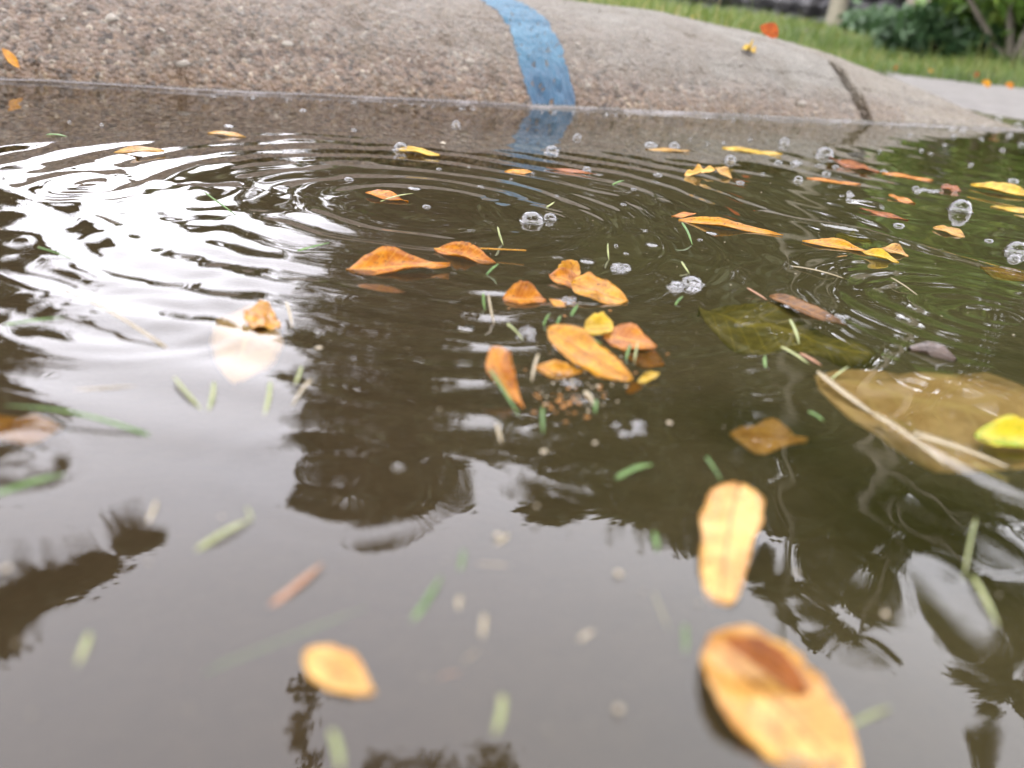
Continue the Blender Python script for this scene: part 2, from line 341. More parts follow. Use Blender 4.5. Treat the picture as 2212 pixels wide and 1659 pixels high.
# paint stripe across the curb
vb = axis([(-.012, .275, .0016)]); cs = .0142+.10*0*vb; half = .0225-.02*np.clip(vb-.1, 0, 1)*0
ns = 44; U = np.linspace(-1, 1, ns)
lo = -.0125+0*vb + .004*fbm(vb*90, vb*0, 3, 61); hi = .0405 + .004*fbm(vb*80, vb*0+7, 3, 63)
Sg = lo[:, None]+(hi-lo)[:, None]*(U[None]+1)/2; Bg = np.repeat(vb[:, None], ns, 1)
Zg = curb_z(Sg, Bg)+.0007; Fg = grid_faces(len(vb), ns)
fc = Fg.mean(1).astype(int); hole = fbm(Sg.ravel()*260, Bg.ravel()*260, 2, 66)[fc]+.35*(1-sstep(.0, .03, Bg.ravel()[fc]))*(vnoise(Sg.ravel()*120, Bg.ravel()*120, 67)[fc])
st = mesh_obj('paint_stripe', SB(Sg, Bg, Zg), Fg[hole < .44], M['paint'], curb, attrs=dict(damp_tone=np.clip(1.0-sstep(.006, .05, Zg+.02*fbm(Sg*40, Bg*40, 3, 55)), 0, 1).ravel())); tag(st, 'blue spray-painted stripe over the curb')
# embedded pebbles
def pebble_mesh(seed):
    r = random.Random(seed); V = []; Fs = []
    nu, nv = 8, 5
    for i in range(nv):
        ph = math.pi*i/(nv-1)
        for j in range(nu):
            th = 2*math.pi*j/nu; k = 1+.25*(r.random()-.5); V.append((k*math.sin(ph)*math.cos(th), k*math.sin(ph)*math.sin(th)*.8, k*.6*math.cos(ph)))
    for i in range(nv-1):
        for j in range(nu): Fs.append((i*nu+j, i*nu+(j+1) % nu, (i+1)*nu+(j+1) % nu, (i+1)*nu+j))
    return V, Fs
pm = []
for q in range(3):
    V, Fs = pebble_mesh(q); o_ = mesh_obj('pebble', V, Fs, M['stone']); pm.append(o_.data); bpy.data.objects.remove(o_)
def on_curb(x, y):                          # where the sight line of a pixel meets the curb face
    d = ray(x, y); ts = np.linspace(.5, 2.6, 900); p = CAM+d*ts[:, None]; s, b = to_sb(p)
    z = curb_z(s, b); k = np.where((p[:, 2] < z) & (b > -.01) & (b < .29))[0]
    if len(k) == 0:
        j = np.where((b > .05) & (b < .24))[0]; i = j[np.argmin((p[:, 2]-z)[j])]; return float(s[i]), float(b[i]), float(z[i])
    i = k[0]; return float(s[i]), float(b[i]), float(z[i])
for (x, y, r) in [(237, 38, 9), (397, 137, 9), (137, 43, 4), (350, 63, 5), (448, 128, 4), (620, 95, 6), (1035, 67, 5), (690, 83, 4), (1015, 130, 6), (1270, 185, 5), (850, 28, 6), (1245, 95, 5), (1355, 95, 4), (1730, 225, 6), (1705, 190, 5)]:
    q = on_curb(x, y)
    if q is None: continue
    o_ = bpy.data.objects.new('pebble', random.choice(pm)); COL.objects.link(o_); o_.parent = curb
    k = r*2.0/FPX; o_.location = SB(q[0], q[1], q[2]-k*.25)[0]; o_.scale = (k, k*.8, k*.7); o_.rotation_euler = (.5, 0, random.random()*6)

# pale concrete apron beside the lawn
edge_w = [P(1960, 205, -.006), P(2040, 225, 0), P(2100, 238, 0), P(2212, 258, 0), P(2330, 275, 0), P(2600, 300, 0)]
edge_g = [P(1780, 118, .022), P(1900, 155, .022), P(2040, 176, .022), P(2212, 192, .022), P(2330, 205, .022), P(2600, 228, .022)]
def dense(pts, n): pts = np.array(pts); t = np.linspace(0, len(pts)-1, n); return np.stack([np.interp(t, np.arange(len(pts)), pts[:, k]) for k in range(3)], 1)
ew, eg = dense(edge_w, 120), dense(edge_g, 120); tt = np.linspace(-.5, 1.06, 50)
ap = ew[:, None]*(1-tt[None, :, None])+eg[:, None]*tt[None, :, None]
ap[..., 2] += .003*fbm(ap[..., 0]*12, ap[..., 1]*12, 4, 71) + .0012*fbm(ap[..., 0]*60, ap[..., 1]*60, 2, 72)
tag(mesh_obj('driveway_apron', ap.reshape(-1, 3), grid_faces(120, 50), M['apron']), kind='structure')

def lawn_z(x, y):
    s = (x-OR[0])*ES[0]+(y-OR[1])*ES[1]; b = (x-OR[0])*EB[0]+(y-OR[1])*EB[1]
    d = np.full(np.shape(x), 9.0)
    for p_ in eg[::6]: d = np.minimum(d, np.hypot(x-p_[0], y-p_[1]))
    near = .018+.045*sstep(0, .9, d)
    return near + .018*(1-sstep(.3, .8, s))*(1-sstep(.4, 2.0, b)) + .012*fbm(x*1.3, y*1.3, 3, 81)*sstep(0, 1, d)
# lawn as a sheet bounded by the curb back and the apron edge
def lawn_side(x, y):
    s = (x-OR[0])*ES[0]+(y-OR[1])*ES[1]; b = (x-OR[0])*EB[0]+(y-OR[1])*EB[1]
    gi = np.interp(s, np.sort([0.2]+[to_sb(q)[0] for q in eg[::10]]), [.27]+[to_sb(q)[1] for q in sorted(eg[::10], key=lambda q: to_sb(q)[0])])
    return b-np.where(s < .5, .262, gi)
def in_lawn(x, y):
    s = (x-OR[0])*ES[0]+(y-OR[1])*ES[1]; b = (x-OR[0])*EB[0]+(y-OR[1])*EB[1]
    # signed side of the apron edge
    gi = np.interp(s, np.sort([0.2]+[to_sb(q)[0] for q in eg[::10]]), [.27]+[to_sb(q)[1] for q in sorted(eg[::10], key=lambda q: to_sb(q)[0])])
    return (b > .262) & (b > np.where(s < .5, .262, gi-.0))
xa = axis([(-70, -6, 8), (-6, -1.5, .5), (-1.5, 3, .05), (3, 8, .5), (8, 90, 8)]); ya = axis([(-.6, 3.5, .04), (3.5, 12, .4), (12, 140, 8)])
X, Y = np.meshgrid(xa, ya, indexing='ij'); Zl = lawn_z(X, Y); Fl = grid_faces(len(xa), len(ya))
sd2 = lawn_side(X, Y); Zl = Zl+np.where(sd2 < 0, .3*sd2-.004, 0); ok = (sd2 > np.where((X*ES[0]+(Y-OR[1])*ES[1]) < .55, -.12, -.45)).ravel(); Fl = Fl[ok[Fl].all(1)]
tag(mesh_obj('lawn', np.stack([X.ravel(), Y.ravel(), Zl.ravel()], 1), Fl, M['soil']), kind='structure')

# grass blades on the visible wedge of lawn
def blades(n, dmin, dmax, hmin, hmax, wd, az0=-16, az1=40, power=1.0):
    az = np.radians(rng.uniform(az0, az1, n)); d = dmin+(dmax-dmin)*rng.random(n)**power
    x, y = d*np.sin(az), d*np.cos(az); k = in_lawn(x, y); x, y, d = x[k], y[k], d[k]; n = len(x)
    z = lawn_z(x, y); h = rng.uniform(hmin, hmax, n)*(.6+.9*(fbm(x*3, y*3, 2, 13)+.5)); th = rng.uniform(0, 6.28, n); le = rng.uniform(.1, .9, n)*h
    w_ = wd*(.6+.8*rng.random(n)); ct, st_ = np.cos(th), np.sin(th); px_, py_ = -st_*w_, ct*w_
    v = np.zeros((n, 5, 3))
    v[:, 0] = np.stack([x+px_, y+py_, z-.004], 1); v[:, 1] = np.stack([x-px_, y-py_, z-.004], 1)
    mx, my, mz = x+ct*le*.35, y+st_*le*.35, z+h*.62
    v[:, 2] = np.stack([mx-px_*.7, my-py_*.7, mz], 1); v[:, 3] = np.stack([mx+px_*.7, my+py_*.7, mz], 1)
    v[:, 4] = np.stack([x+ct*le, y+st_*le, z+h], 1)
    tone = np.clip(.45+.5*fbm(x*2.5, y*2.5, 2, 14)+rng.normal(0, .2, n), 0, 1)
    return v.reshape(-1, 3), np.repeat(tone, 5)
parts = [blades(46000, 1.1, 3.2, .012, .034, .0011, power=.8), blades(30000, 3.0, 8.5, .02, .045, .0026), blades(1300, 1.2, 2.6, .04, .085, .0008)]
V = np.concatenate([q[0] for q in parts]); tone = np.concatenate([q[1] for q in parts]); nb = len(V)//5; i0 = np.arange(nb)*5
F = [f for i in i0.tolist() for f in ((i, i+1, i+2, i+3), (i+3, i+2, i+4))]
g = mesh_obj('grass', V, F, M['grass'], smooth=False, attrs=dict(tone=tone)); tag(g, 'unmown green and straw-tipped grass on the lawn behind the curb', 'grass', kind='stuff')

# ------------------------------------------------------------------ trees, hedge, shrubs, stone wall
def leaf_cloud(name, clumps, n, size, mat, parent, seed, flat=.5):
    r = np.random.default_rng(seed); vol = np.array([c[3]**2*c[4] if len(c) > 4 else c[3]**2 for c in clumps]); pr = vol/vol.sum()
    idx = r.choice(len(clumps), n, p=pr); C = np.array([c[:3] for c in clumps])[idx]; R = np.array([c[3] for c in clumps])[idx]
    d = r.normal(size=(n, 3)); d /= np.linalg.norm(d, axis=1)[:, None]; d *= np.where(r.random(n) < .72, r.random(n)**.45, np.abs(r.normal(.8, .35, n)))[:, None]; d[:, 2] *= .8
    p = C+d*R[:, None]; sz = size*r.uniform(.6, 1.35, n)
    a = r.normal(size=(n, 3)); a /= np.linalg.norm(a, axis=1)[:, None]; b = np.cross(a, r.normal(size=(n, 3))); b /= np.linalg.norm(b, axis=1)[:, None]
    v = np.stack([p-a*sz[:, None], p+b*sz[:, None]*flat, p+a*sz[:, None], p-b*sz[:, None]*flat], 1).reshape(-1, 3)
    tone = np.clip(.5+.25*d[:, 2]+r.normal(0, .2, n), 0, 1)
    return mesh_obj(name, v, np.arange(n*4).reshape(-1, 4), mat, parent, False, attrs=dict(tone=np.repeat(tone, 4)))
def tube(V, F, pts, rad, nseg=9):
    pts = np.array(pts, float); base = len(V)
    for i, p_ in enumerate(pts):
        t = pts[min(i+1, len(pts)-1)]-pts[max(i-1, 0)]; t /= np.linalg.norm(t)+1e-9
        a = np.cross(t, [0.3, .9, .1]); a /= np.linalg.norm(a)+1e-9; b = np.cross(t, a)
        for j in range(nseg): q = 2*math.pi*j/nseg; V.append(p_+rad[i]*(a*math.cos(q)+b*math.sin(q)))
    for i in range(len(pts)-1):
        for j in range(nseg): F.append((base+i*nseg+j, base+i*nseg+(j+1) % nseg, base+(i+1)*nseg+(j+1) % nseg, base+(i+1)*nseg+j))
def wiggle(a, b, n, k, r): return [a+(b-a)*i/n+np.array([r.gauss(0, k), r.gauss(0, k), r.gauss(0, k*.4)])*(0 < i < n) for i in range(n+1)]
def tree(label, base, top, r_base, clumps, nleaf, size, mat, barkm, seed, limbs=10, paths=()):
    r = random.Random(seed); base, top = np.array(base, float), np.array(top, float)
    root = empty('tree', base.tolist()); tag(root, label, 'tree', 'trees behind the curb'); inv = -base
    V, F = [], []; sp = wiggle(base-np.array([0, 0, .1]), top, 7, .06, r)
    tube(V, F, sp, [r_base*(1.25 if i == 0 else 1)*(1-.8*i/7) for i in range(8)], 12)
    for path, rad0 in paths: tube(V, F, path, [rad0*(1-.8*i/(len(path)-1)) for i in range(len(path))], 7)
    for c in r.sample(clumps[:limbs], min(limbs, len(clumps))//2):
        c_ = np.array(c[:3]); j = r.randint(3, 7); tube(V, F, wiggle(np.array(sp[j]), c_, 5, .10, r), [r_base*.32*(1-.85*i/5) for i in range(6)], 7)
    t_ = mesh_obj('trunk', np.array(V)+inv, F, barkm, root)
    cl = [tuple(np.array(c[:3])+inv)+tuple(c[3:]) for c in clumps]
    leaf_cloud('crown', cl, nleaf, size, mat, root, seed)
    return root
def deg_clumps(spec, seed, jit=.6):          # bearing, height angle, distance, angular radius
    r = random.Random(seed); out = []
    for az, el, d, rd in spec:
        p_ = ang(az+r.uniform(-jit, jit), el+r.uniform(-jit, jit), d); out.append((*p_, d*math.tan(math.radians(rd))))
    return out
R1 = random.Random(3)
spec = []
for az in np.arange(-10.5, 14, 2.3):         # broad tree straight ahead, its top edge ragged
    topel = {0: 29.0, 1: 30.6, 2: 29.6, 3: 27.6, 4: 25.0, 5: 27.0, 6: 28.4, 7: 27.4, 8: 28.0, 9: 28.6, 10: 28}[int(round((az+10.5)/2.3))]
    for el in np.arange(9, topel, 2.7): spec.append((az, el, R1.uniform(7.2, 9.6), R1.uniform(2.0, 2.6)))
    spec.append((az, topel, R1.uniform(7.5, 9), 1.7))
spec += [(-12.6, el, 8.4, 1.5) for el in (9, 11.5, 14, 16.5, 19, 21.5, 24, 26.5, 28.5)]+[(-15.5, el, 8.6, 1.6) for el in (9, 11, 13, 15)]+[(-18, el, 8.8, 1.5) for el in (8.5, 10.5, 12.2)]+[(-20.5, 9.5, 8.8, 1.3)]
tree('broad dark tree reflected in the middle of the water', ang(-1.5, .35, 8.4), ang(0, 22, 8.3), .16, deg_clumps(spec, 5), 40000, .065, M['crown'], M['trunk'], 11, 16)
spec = []
for az in np.arange(12, 34, 2.4):
    for el in np.arange(8, 27.0, 2.7):
        if R1.random() < .95: spec.append((az, el, R1.uniform(6.0, 8.4), R1.uniform(1.6, 2.4)))
tr1 = P(1797, 74, .05); 
tree('tree with a slim pale trunk at the back of the lawn', tr1, tr1*.97+np.array([.4, .2, 2.9]), .048*tr1[1]/6, deg_clumps(spec, 6), 26000, .065, M['crown'], M['paletrunk'], 12, 12)
tr2 = P(1995, 104, .05); spec = []
for k in range(120):
    az = R1.uniform(18, 43); el = R1.gauss(26+.24*(az-20), 4.4)
    if el < 36.5 and not (27 < az < 30 and el > 27): spec.append((az, el, R1.uniform(4.4, 5.6), R1.uniform(.5, 1.4)))
tree('tree with a thick brown-grey trunk beside the round shrub', tr2, tr2+np.array([.5, .3, 2.2]), .062*tr2[1]/4.4, deg_clumps(spec, 8), 22000, .026, M['crown'], M['trunk'], 13, 8)
spec = []
for (az, el, rd) in [(-31, 13.5, 2.2), (-28.5, 14.5, 1.8), (-26.3, 15.6, 1.4), (-33, 17, 2.5), (-31, 19.3, 2), (-29, 21.2, 1.6), (-32.5, 23, 2.2), (-30.5, 25, 2.2), (-28.2, 25.6, 1.5), (-34, 27, 2.5), (-33, 10, 2.5), (-36, 14, 3), (-37, 20, 3),
        (-32.6, 34.8, 1.7), (-31, 33.9, 1.9), (-29.4, 33.1, 1.9), (-27.8, 32.3, 1.8), (-26.2, 31.6, 1.6), (-24.6, 31.0, 1.2), (-23.2, 30.4, .8), (-31.4, 29.5, .8),]:
    spec.append((az, el, R1.uniform(8.0, 8.9) if el < 29 else R1.uniform(7, 7.4), rd))
bough = wiggle(ang(-36, 24, 8.2), ang(-33.5, 34.4, 7.2), 5, .05, R1)+wiggle(ang(-32, 34.6, 7.2), ang(-22.5, 30.4, 7.2), 8, .05, R1)
tree('left-hand tree whose boughs darken the left edge of the water', ang(-36, .35, 8.6), ang(-35, 25, 8.5), .15, deg_clumps(spec, 9, .55), 34000, .042, M['crown'], M['trunk'], 14, 13, [(bough, .05)])
# bare-tipped bough of the near street tree on the camera's left, seen mirrored at the bottom
root = empty('tree', (-3.6, 1.0, -.02)); tag(root, 'near tree whose thin overhanging twigs mirror along the bottom edge', 'tree', 'trees behind the curb')
V, F = [], []; rr = random.Random(4); b0 = np.array([-3.6, 1.0, -.1])
tr_ = wiggle(b0, b0+np.array([.2, .6, 3.6]), 8, .05, rr); tube(V, F, tr_, [.13*(1-.5*i/8) for i in range(9)], 12)
cl = []
for (az0, el0, az1, el1, d) in [(-12, 45.5, -13, 39.5, 4.1)]:
    a_, c_ = ang(az0, el0, d), ang(az1, el1, d); pt = wiggle(a_, c_, 7, .035, rr); tube(V, F, wiggle(np.array(tr_[7]), a_, 5, .06, rr), [.05-.004*i for i in range(6)], 7); tube(V, F, pt, [.03*(1-.8*i/7) for i in range(8)], 6)
    for q in pt[2:]: cl.append((*q, rr.uniform(.05, .11)))
cl += [(*ang(1.5, 43.9, 4), .16), (*ang(4, 44.6, 4), .12), (*ang(-3, 44.8, 4), .2), (*ang(-6.5, 44.0, 4), .1)]
mesh_obj('trunk', np.array(V)-np.array([-3.6, 1, -.02]), F, M['trunk'], root)
leaf_cloud('crown', [tuple(np.array(c[:3])-np.array([-3.6, 1, -.02]))+(c[3],) for c in cl], 1800, .022, M['crown'], root, 77)

# unseen trees added behind the camera to block sky light on the gutter
for (bx0, by0, lab, sd_) in [(-2.3, -2.7, 'unseen tree added behind the camera on the left shading the gutter', 61), (2.5, -2.5, 'unseen tree added behind the camera on the right shading the gutter', 62)]:
    rr = random.Random(sd_); cl = []
    for k in range(46):
        a_ = rr.uniform(0, 6.28); q = rr.random()**.5*3.8; cl.append((bx0+q*math.cos(a_), by0+q*math.sin(a_), rr.uniform(3.0, 6.4), rr.uniform(.6, 1.0)))
    tree(lab, (bx0, by0, -.02), (bx0+.1, by0+.2, 5.0), .17, cl, 13000, .13, M['crown'], M['trunk'], sd_, 14)
# hedge closing the view
hedge = empty('hedge', ang(0, .3, 12)); tag(hedge, 'tall dark evergreen hedge along the far side of the garden', 'hedge'); hb = ang(0, .3, 12)
cl = []
for az in np.arange(-50, 62, 2.2):
    tp = 8.4 if az < -10 else 10.5
    for el in np.arange(.8, tp, 2.2): cl.append((*(ang(az+R1.uniform(-.8, .8), el+R1.uniform(-.5, .5), R1.uniform(10.8, 12.5))-hb), .34))
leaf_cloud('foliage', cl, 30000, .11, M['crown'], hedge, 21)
for az in np.arange(-48, 60, 6):
    V, F = [], []; tube(V, F, [ang(az, 0, 12)-hb, ang(az+.4, 5, 12)-hb], [.05, .02], 6); mesh_obj('stem', V, F, M['trunk'], hedge)

def bush(label, x, y, z, h, wd, n, size, mat, seed, name='shrub', clumpn=26):
    b0 = P(x, y, z); r = random.Random(seed); root = empty(name, b0.tolist()); tag(root, label, 'shrub'); V, F, cl = [], [], []
    for k in range(clumpn):
        a = r.uniform(0, 6.28); q = r.random()**.5*wd*.8; zz_ = r.uniform(.12, .92)*h; f = math.sqrt(max(.05, 1-((zz_/h-.45)/.62)**2)); p_ = np.array([math.cos(a)*q*f, math.sin(a)*q*f, zz_]); cl.append((*p_, wd*r.uniform(.22, .36)))
        if k % 4 == 0: V, F = [], []; tube(V, F, wiggle(np.array([0, 0, -.02]), p_, 3, .01, r), [.012, .009, .007, .004], 5); mesh_obj('stem', V, F, M['trunk'], root)
    leaf_cloud('foliage', cl, n, size, mat, root, seed); return root
bush('round bright green shrub at the right edge of the garden', 2185, 134, .05, .55, .28, 9000, .022, M['shrub'], 31)
bush('dark low ground-cover bush left of the round green shrub', 2045, 116, .05, .085, .2, 4200, .018, M['ivy'], 32, clumpn=30)
bush('small dark bush at the foot of the thick trunk', 1930, 92, .05, .06, .2, 3000, .018, M['ivy'], 33)
bush('loose green shrub standing behind the thick trunk', 2095, 88, .05, .8, .4, 8000, .03, M['shrub'], 34)
# low wall of dark stones
wall = empty('garden_wall', P(1700, 45, .05).tolist()); tag(wall, 'low dry wall of dark grey stones behind the lawn', 'wall'); wb = P(1700, 45, .05)
sm = []
for q in range(4):
    V, Fs = pebble_mesh(100+q); o_ = mesh_obj('stone', V, Fs, M['slate'], smooth=False); sm.append(o_.data); bpy.data.objects.remove(o_)
a_, c_ = P(1460, 24, .05), P(2110, 112, .05)
for row in range(5):
    nst = 34
    for k in range(nst):
        t = (k+.5*(row % 2)+random.uniform(-.2, .2))/nst; p_ = a_+(c_-a_)*t; dd = np.linalg.norm(p_); L = np.linalg.norm(c_-a_)/nst
        o_ = bpy.data.objects.new('stone', random.choice(sm)); COL.objects.link(o_); o_.parent = wall
        zh = .075
        o_.location = (p_+np.array([random.uniform(-.03, .03), random.uniform(-.03, .03), .02+row*zh])-wb).tolist(); o_.scale = (L*.62, .09, zh*.95*random.uniform(.8, 1.2)); o_.rotation_euler = (random.uniform(-.15, .15), random.uniform(-.2, .2), math.atan2(c_[1]-a_[1], c_[0]-a_[0])+random.uniform(-.3, .3))

# ------------------------------------------------------------------ floating things
PROF = dict(ovate=lambda u: np.sin(np.pi*np.clip(u, 0, 1)**.8)**.75, lens=lambda u: np.sin(np.pi*u)**.9, lance=lambda u: np.sin(np.pi*u**.75)**1.1,
 strip=lambda u: np.clip(np.minimum(.5+u*6, (1-u)*2.6+.12), .1, 1), blade=lambda u: (1-u)**.55*.95+.05, round=lambda u: np.sqrt(np.clip(1-(2*u-1)**2, 0, 1))**.85,
 flare=lambda u: np.interp(u, [0, .02, .1, .3, .45, .7, .95, 1], [.55, .8, .98, 1, .85, .68, .5, .3]), tear=lambda u: np.interp(u, [0, .03, .15, .35, .6, .85, 1], [.5, .8, 1, .95, .6, .22, .02]),
 jag=lambda u: np.sin(np.pi*u)**.6*(.75+.3*np.sin(u*17)))
def sliver(name, label, cat, A, Bp, wpx, mat, shape='lens', tilt=0, zmin=-.0003, cup=0.0, arch=0.0, bend=0.0, group=None, nu=25, nv=9, sub=0.0, on=None, twist=0.0, stem=None, fold=0.0):
    A, Bp = np.array(A, float), np.array(Bp, float); mid = (A+Bp)/2; ax = Bp-A; pr = np.array([-ax[1], ax[0]])/np.linalg.norm(ax)*wpx/2
    z0 = -sub; rise = 0.0
    for it in range(3):
        if on == 'curb':
            q = on_curb(*mid); M0 = SB(q[0], q[1], q[2]+.0025)[0]
            e = .006; gx = (curb_z(np.array(q[0]+e), np.array(q[1]))-curb_z(np.array(q[0]-e), np.array(q[1])))/(2*e); gb = (curb_z(np.array(q[0]), np.array(q[1]+e))-curb_z(np.array(q[0]), np.array(q[1]-e)))/(2*e)
            n = -ES*float(gx)-EB*float(gb)+np.array([0, 0, 1]); n /= np.linalg.norm(n)
        else:
            M0 = P(*mid, z0+rise); tc = -M0*[1, 1, 0]; tc /= np.linalg.norm(tc); t = math.radians(tilt); n = np.array([0, 0, math.cos(t)])+tc*math.sin(t)
        a0, b0, s1, s2 = PP(*A, M0, n), PP(*Bp, M0, n), PP(*(mid+pr), M0, n), PP(*(mid-pr), M0, n)
        av, cv = b0-a0, s1-s2; wl = np.linalg.norm(cv); al = np.linalg.norm(av)
        u = np.linspace(0, 1, nu)[:, None]; v = np.linspace(-1, 1, nv)[None, :]; p_ = PROF[shape](u)
        vv = v*p_*(1 if nv < 4 else 1+.14*vnoise(u*6.5+A[0]*.37, np.sign(v)*3.7+A[1]*.11+u*0, 7)*np.abs(v)+.10*vnoise(u*19+A[1], np.sign(v)*5.1+u*0, 9)*np.abs(v))
        ripple = 0
        if nv > 3: ripple = .045*wl*np.sin(u*9+v*2.3+A[0])*np.abs(v)+.05*wl*vnoise(u*7+A[0], v*3+A[1], 15)
        off = cup*wl*vv**2 + arch*al*np.sin(np.pi*u) + twist*wl*vv*(u-.5)*2 + fold*wl*np.abs(vv) + ripple
        X = a0 + av*u[..., None] + cv/2*(vv+bend*np.sin(np.pi*u))[..., None] + n*off[..., None]
        X = X.reshape(-1, 3)
        if sub: X[:, 2] = np.minimum(X[:, 2], hw(X[:, 0], X[:, 1])-.0004*(1+.8*vnoise(X[:, 0]*300, X[:, 1]*300, 4)))
        if on == 'curb' or sub: break
        wz = hw(X[:, 0], X[:, 1]); lift = zmin-(X[:, 2]-wz).min(); rise += lift
    X[:, 2] += 0
    org = X.mean(0); uv = np.stack([np.repeat(u, nv, 1).ravel(), np.repeat(v, nu, 0).ravel()], 1)
    o = mesh_obj(name, X-org, grid_faces(nu, nv), mat, uv=uv); o.location = org
    md = o.modifiers.new('thickness', 'SOLIDIFY'); md.thickness = .00022; md.offset = 0
    tag(o, label, cat, group)
    if stem:
        e0 = np.array(PP(*stem, M0, n)); V_, F_ = [], []; tube(V_, F_, [a0-org, (a0*.5+e0*.5)-org+np.array([0, 0, .0006]), e0-org], [.0005, .0004, .0003], 6); mesh_obj('stem', V_, F_, mat, o)
    return o
LG = 'leaves floating on the flooded gutter'
def leaf(label, A, Bp, w_, mat, **k): return sliver('fallen_leaf', label, 'leaf', A, Bp, w_, M[mat], group=k.pop('group', LG), **k)
leaf('orange lens-shaped leaf afloat left, nearest the white ripples', (246, 329), (356, 326), 14, 'tan', arch=.06, tilt=12)
leaf('slim orange leaf afloat under the curb, left of the blue stripe', (449, 287), (531, 296), 10, 'tan', tilt=12, arch=.05)
leaf('orange leaf stuck to the curb face at the left edge', (4, 104), (43, 148), 20, 'amber', on='curb', cup=.1, group='leaves on the curb')
leaf('small yellow leaf lying on the curb right of the blue stripe', (1604, 103), (1632, 114), 16, 'yellow', on='curb', shape='jag', cup=.3, group='leaves on the curb')
leaf('yellow-orange leaf under the clear bubble left of the blue reflection', (856, 321), (950, 336), 13, 'yellow', tilt=10, cup=.15)
leaf('short orange leaf below the reflection of the blue stripe', (1090, 371), (1150, 372), 11, 'amber', tilt=15, cup=.1)
leaf('long thin rust leaf right of the blue reflection', (1180, 362), (1290, 376), 7, 'rust', tilt=10)
leaf('orange leaf with a reddish tip under a green blade', (790, 416), (882, 435), 17, 'orange', shape='lance', tilt=8, cup=.12)
leaf('long orange leaf half awash left of the leaf raft', (748, 583), (972, 571), 46, 'orange', shape='lance', tilt=14, cup=.22, twist=.12, zmin=-.0012)
leaf('pale-topped orange leaf touching the long awash leaf', (938, 538), (1070, 570), 34, 'orange', tilt=16, cup=.28, stem=(1136, 541), zmin=-.0008)
leaf('upright orange leaflet at the top of the leaf raft', (1216, 606), (1246, 564), 50, 'amber', shape='ovate', tilt=40, cup=.2, zmin=-.001)
leaf('small orange leaflet left of the upright one', (1250, 612), (1186, 594), 40, 'orange', shape='ovate', tilt=25, cup=.15)
leaf('broad oval orange leaf with dark specks right of the raft', (1234, 612), (1356, 652), 56, 'amber', shape='ovate', tilt=14, cup=.10, zmin=-.0004)
leaf('curled orange leaf left in the raft above the green clippings', (1086, 646), (1180, 648), 46, 'orange', shape='ovate', tilt=22, cup=.3)
leaf('tiny orange leaflet beside the white foam in the raft', (1186, 646), (1223, 664), 15, 'amber', tilt=20)
leaf('large amber leaf lying diagonally in the middle of the raft', (1183, 708), (1366, 822), 72, 'amber', shape='ovate', tilt=20, cup=.06, bend=.12)
leaf('smooth round yellow leaf on top of the raft', (1262, 707), (1325, 704), 46, 'yellow', shape='round', tilt=28, cup=.15, zmin=.0012)
leaf('orange leaf behind the round yellow one', (1300, 722), (1418, 748), 54, 'orange', shape='ovate', tilt=14, cup=.08)
leaf('orange leaf awash at the right side of the raft', (1335, 742), (1436, 792), 46, 'orange', shape='ovate', tilt=5, sub=.0016)
leaf('little yellow leaf at the lower right of the raft', (1376, 826), (1424, 806), 20, 'yellow', tilt=22, cup=.2)
leaf('dark orange leaflet sunk below the little yellow leaf', (1352, 848), (1394, 824), 20, 'orange', sub=.0015)
leaf('crumpled orange leaf standing on end at the left of the raft', (1062, 748), (1132, 880), 54, 'orange', shape='lance', tilt=26, cup=.35, bend=.45, twist=.3)
leaf('boat-shaped tan leaf at the lower middle of the raft', (1155, 793), (1268, 798), 34, 'amber', shape='lance', tilt=12, bend=.7, cup=.2)
leaf('long narrow amber leaf right of the big double bubble', (1466, 474), (1692, 508), 17, 'amber', shape='lance', tilt=12, cup=.2)
leaf('short orange leaf at the tip of the long narrow one', (1451, 467), (1504, 461), 10, 'orange', tilt=12)
leaf('amber leaf with a brown tip joined to the bright yellow leaf', (1733, 521), (1892, 546), 19, 'amber', shape='lance', tilt=14, cup=.2)
leaf('bright yellow leaf with a pale rim right of centre', (1860, 543), (1942, 567), 17, 'yellow', tilt=18, cup=.3)
leaf('tan oval leaf just right of the bright yellow leaf', (1903, 535), (1963, 553), 19, 'tan', tilt=14, cup=.2)
leaf('sunken olive-yellow leaf behind the bright yellow leaf', (1804, 507), (1884, 526), 27, 'olive', shape='jag', sub=.0015)
leaf('tan kite-shaped leaf below the right-hand dome bubble', (2084, 512), (2016, 491), 16, 'tan', shape='ovate', tilt=12, cup=.15)
leaf('yellow leaf with a whitish end at the right edge', (2096, 400), (2240, 428), 19, 'yellow', tilt=10, cup=.2)
leaf('thin yellow leaf behind the far right bubble', (2140, 446), (2240, 458), 11, 'yellow', tilt=8)
leaf('orange sliver of leaf left of the dome bubble', (1920, 421), (1977, 440), 11, 'orange', tilt=10)
leaf('short red-brown leaf right of the flat foam patch', (2032, 403), (2076, 413), 15, 'rust', tilt=12, cup=.1)
leaf('brown leaf awash right of the foam-topped leaf', (1790, 341), (1900, 372), 14, 'rust', tilt=4)
leaf('long thin orange leaf far right behind the bubbles', (1905, 373), (2016, 390), 8, 'orange', tilt=6)
leaf('thin orange leaf beside the pale reflection of a bubble', (1742, 384), (1860, 399), 7, 'orange', tilt=6)
leaf('tan leaf tip in the crumbled leaf heap', (1544, 362), (1582, 386), 18, 'tan', tilt=20, cup=.2)
leaf('reddish crumbled leaf in the heap under the curb', (1478, 378), (1545, 366), 20, 'peach', shape='jag', tilt=25, cup=.3)
leaf('thin pale-edged rust leaf right of centre', (1858, 450), (1962, 476), 9, 'rust', tilt=6)
leaf('long tan leaf under the white ridge at the right edge', (2118, 578), (2290, 612), 30, 'tan', shape='lance', tilt=3, sub=.0008)
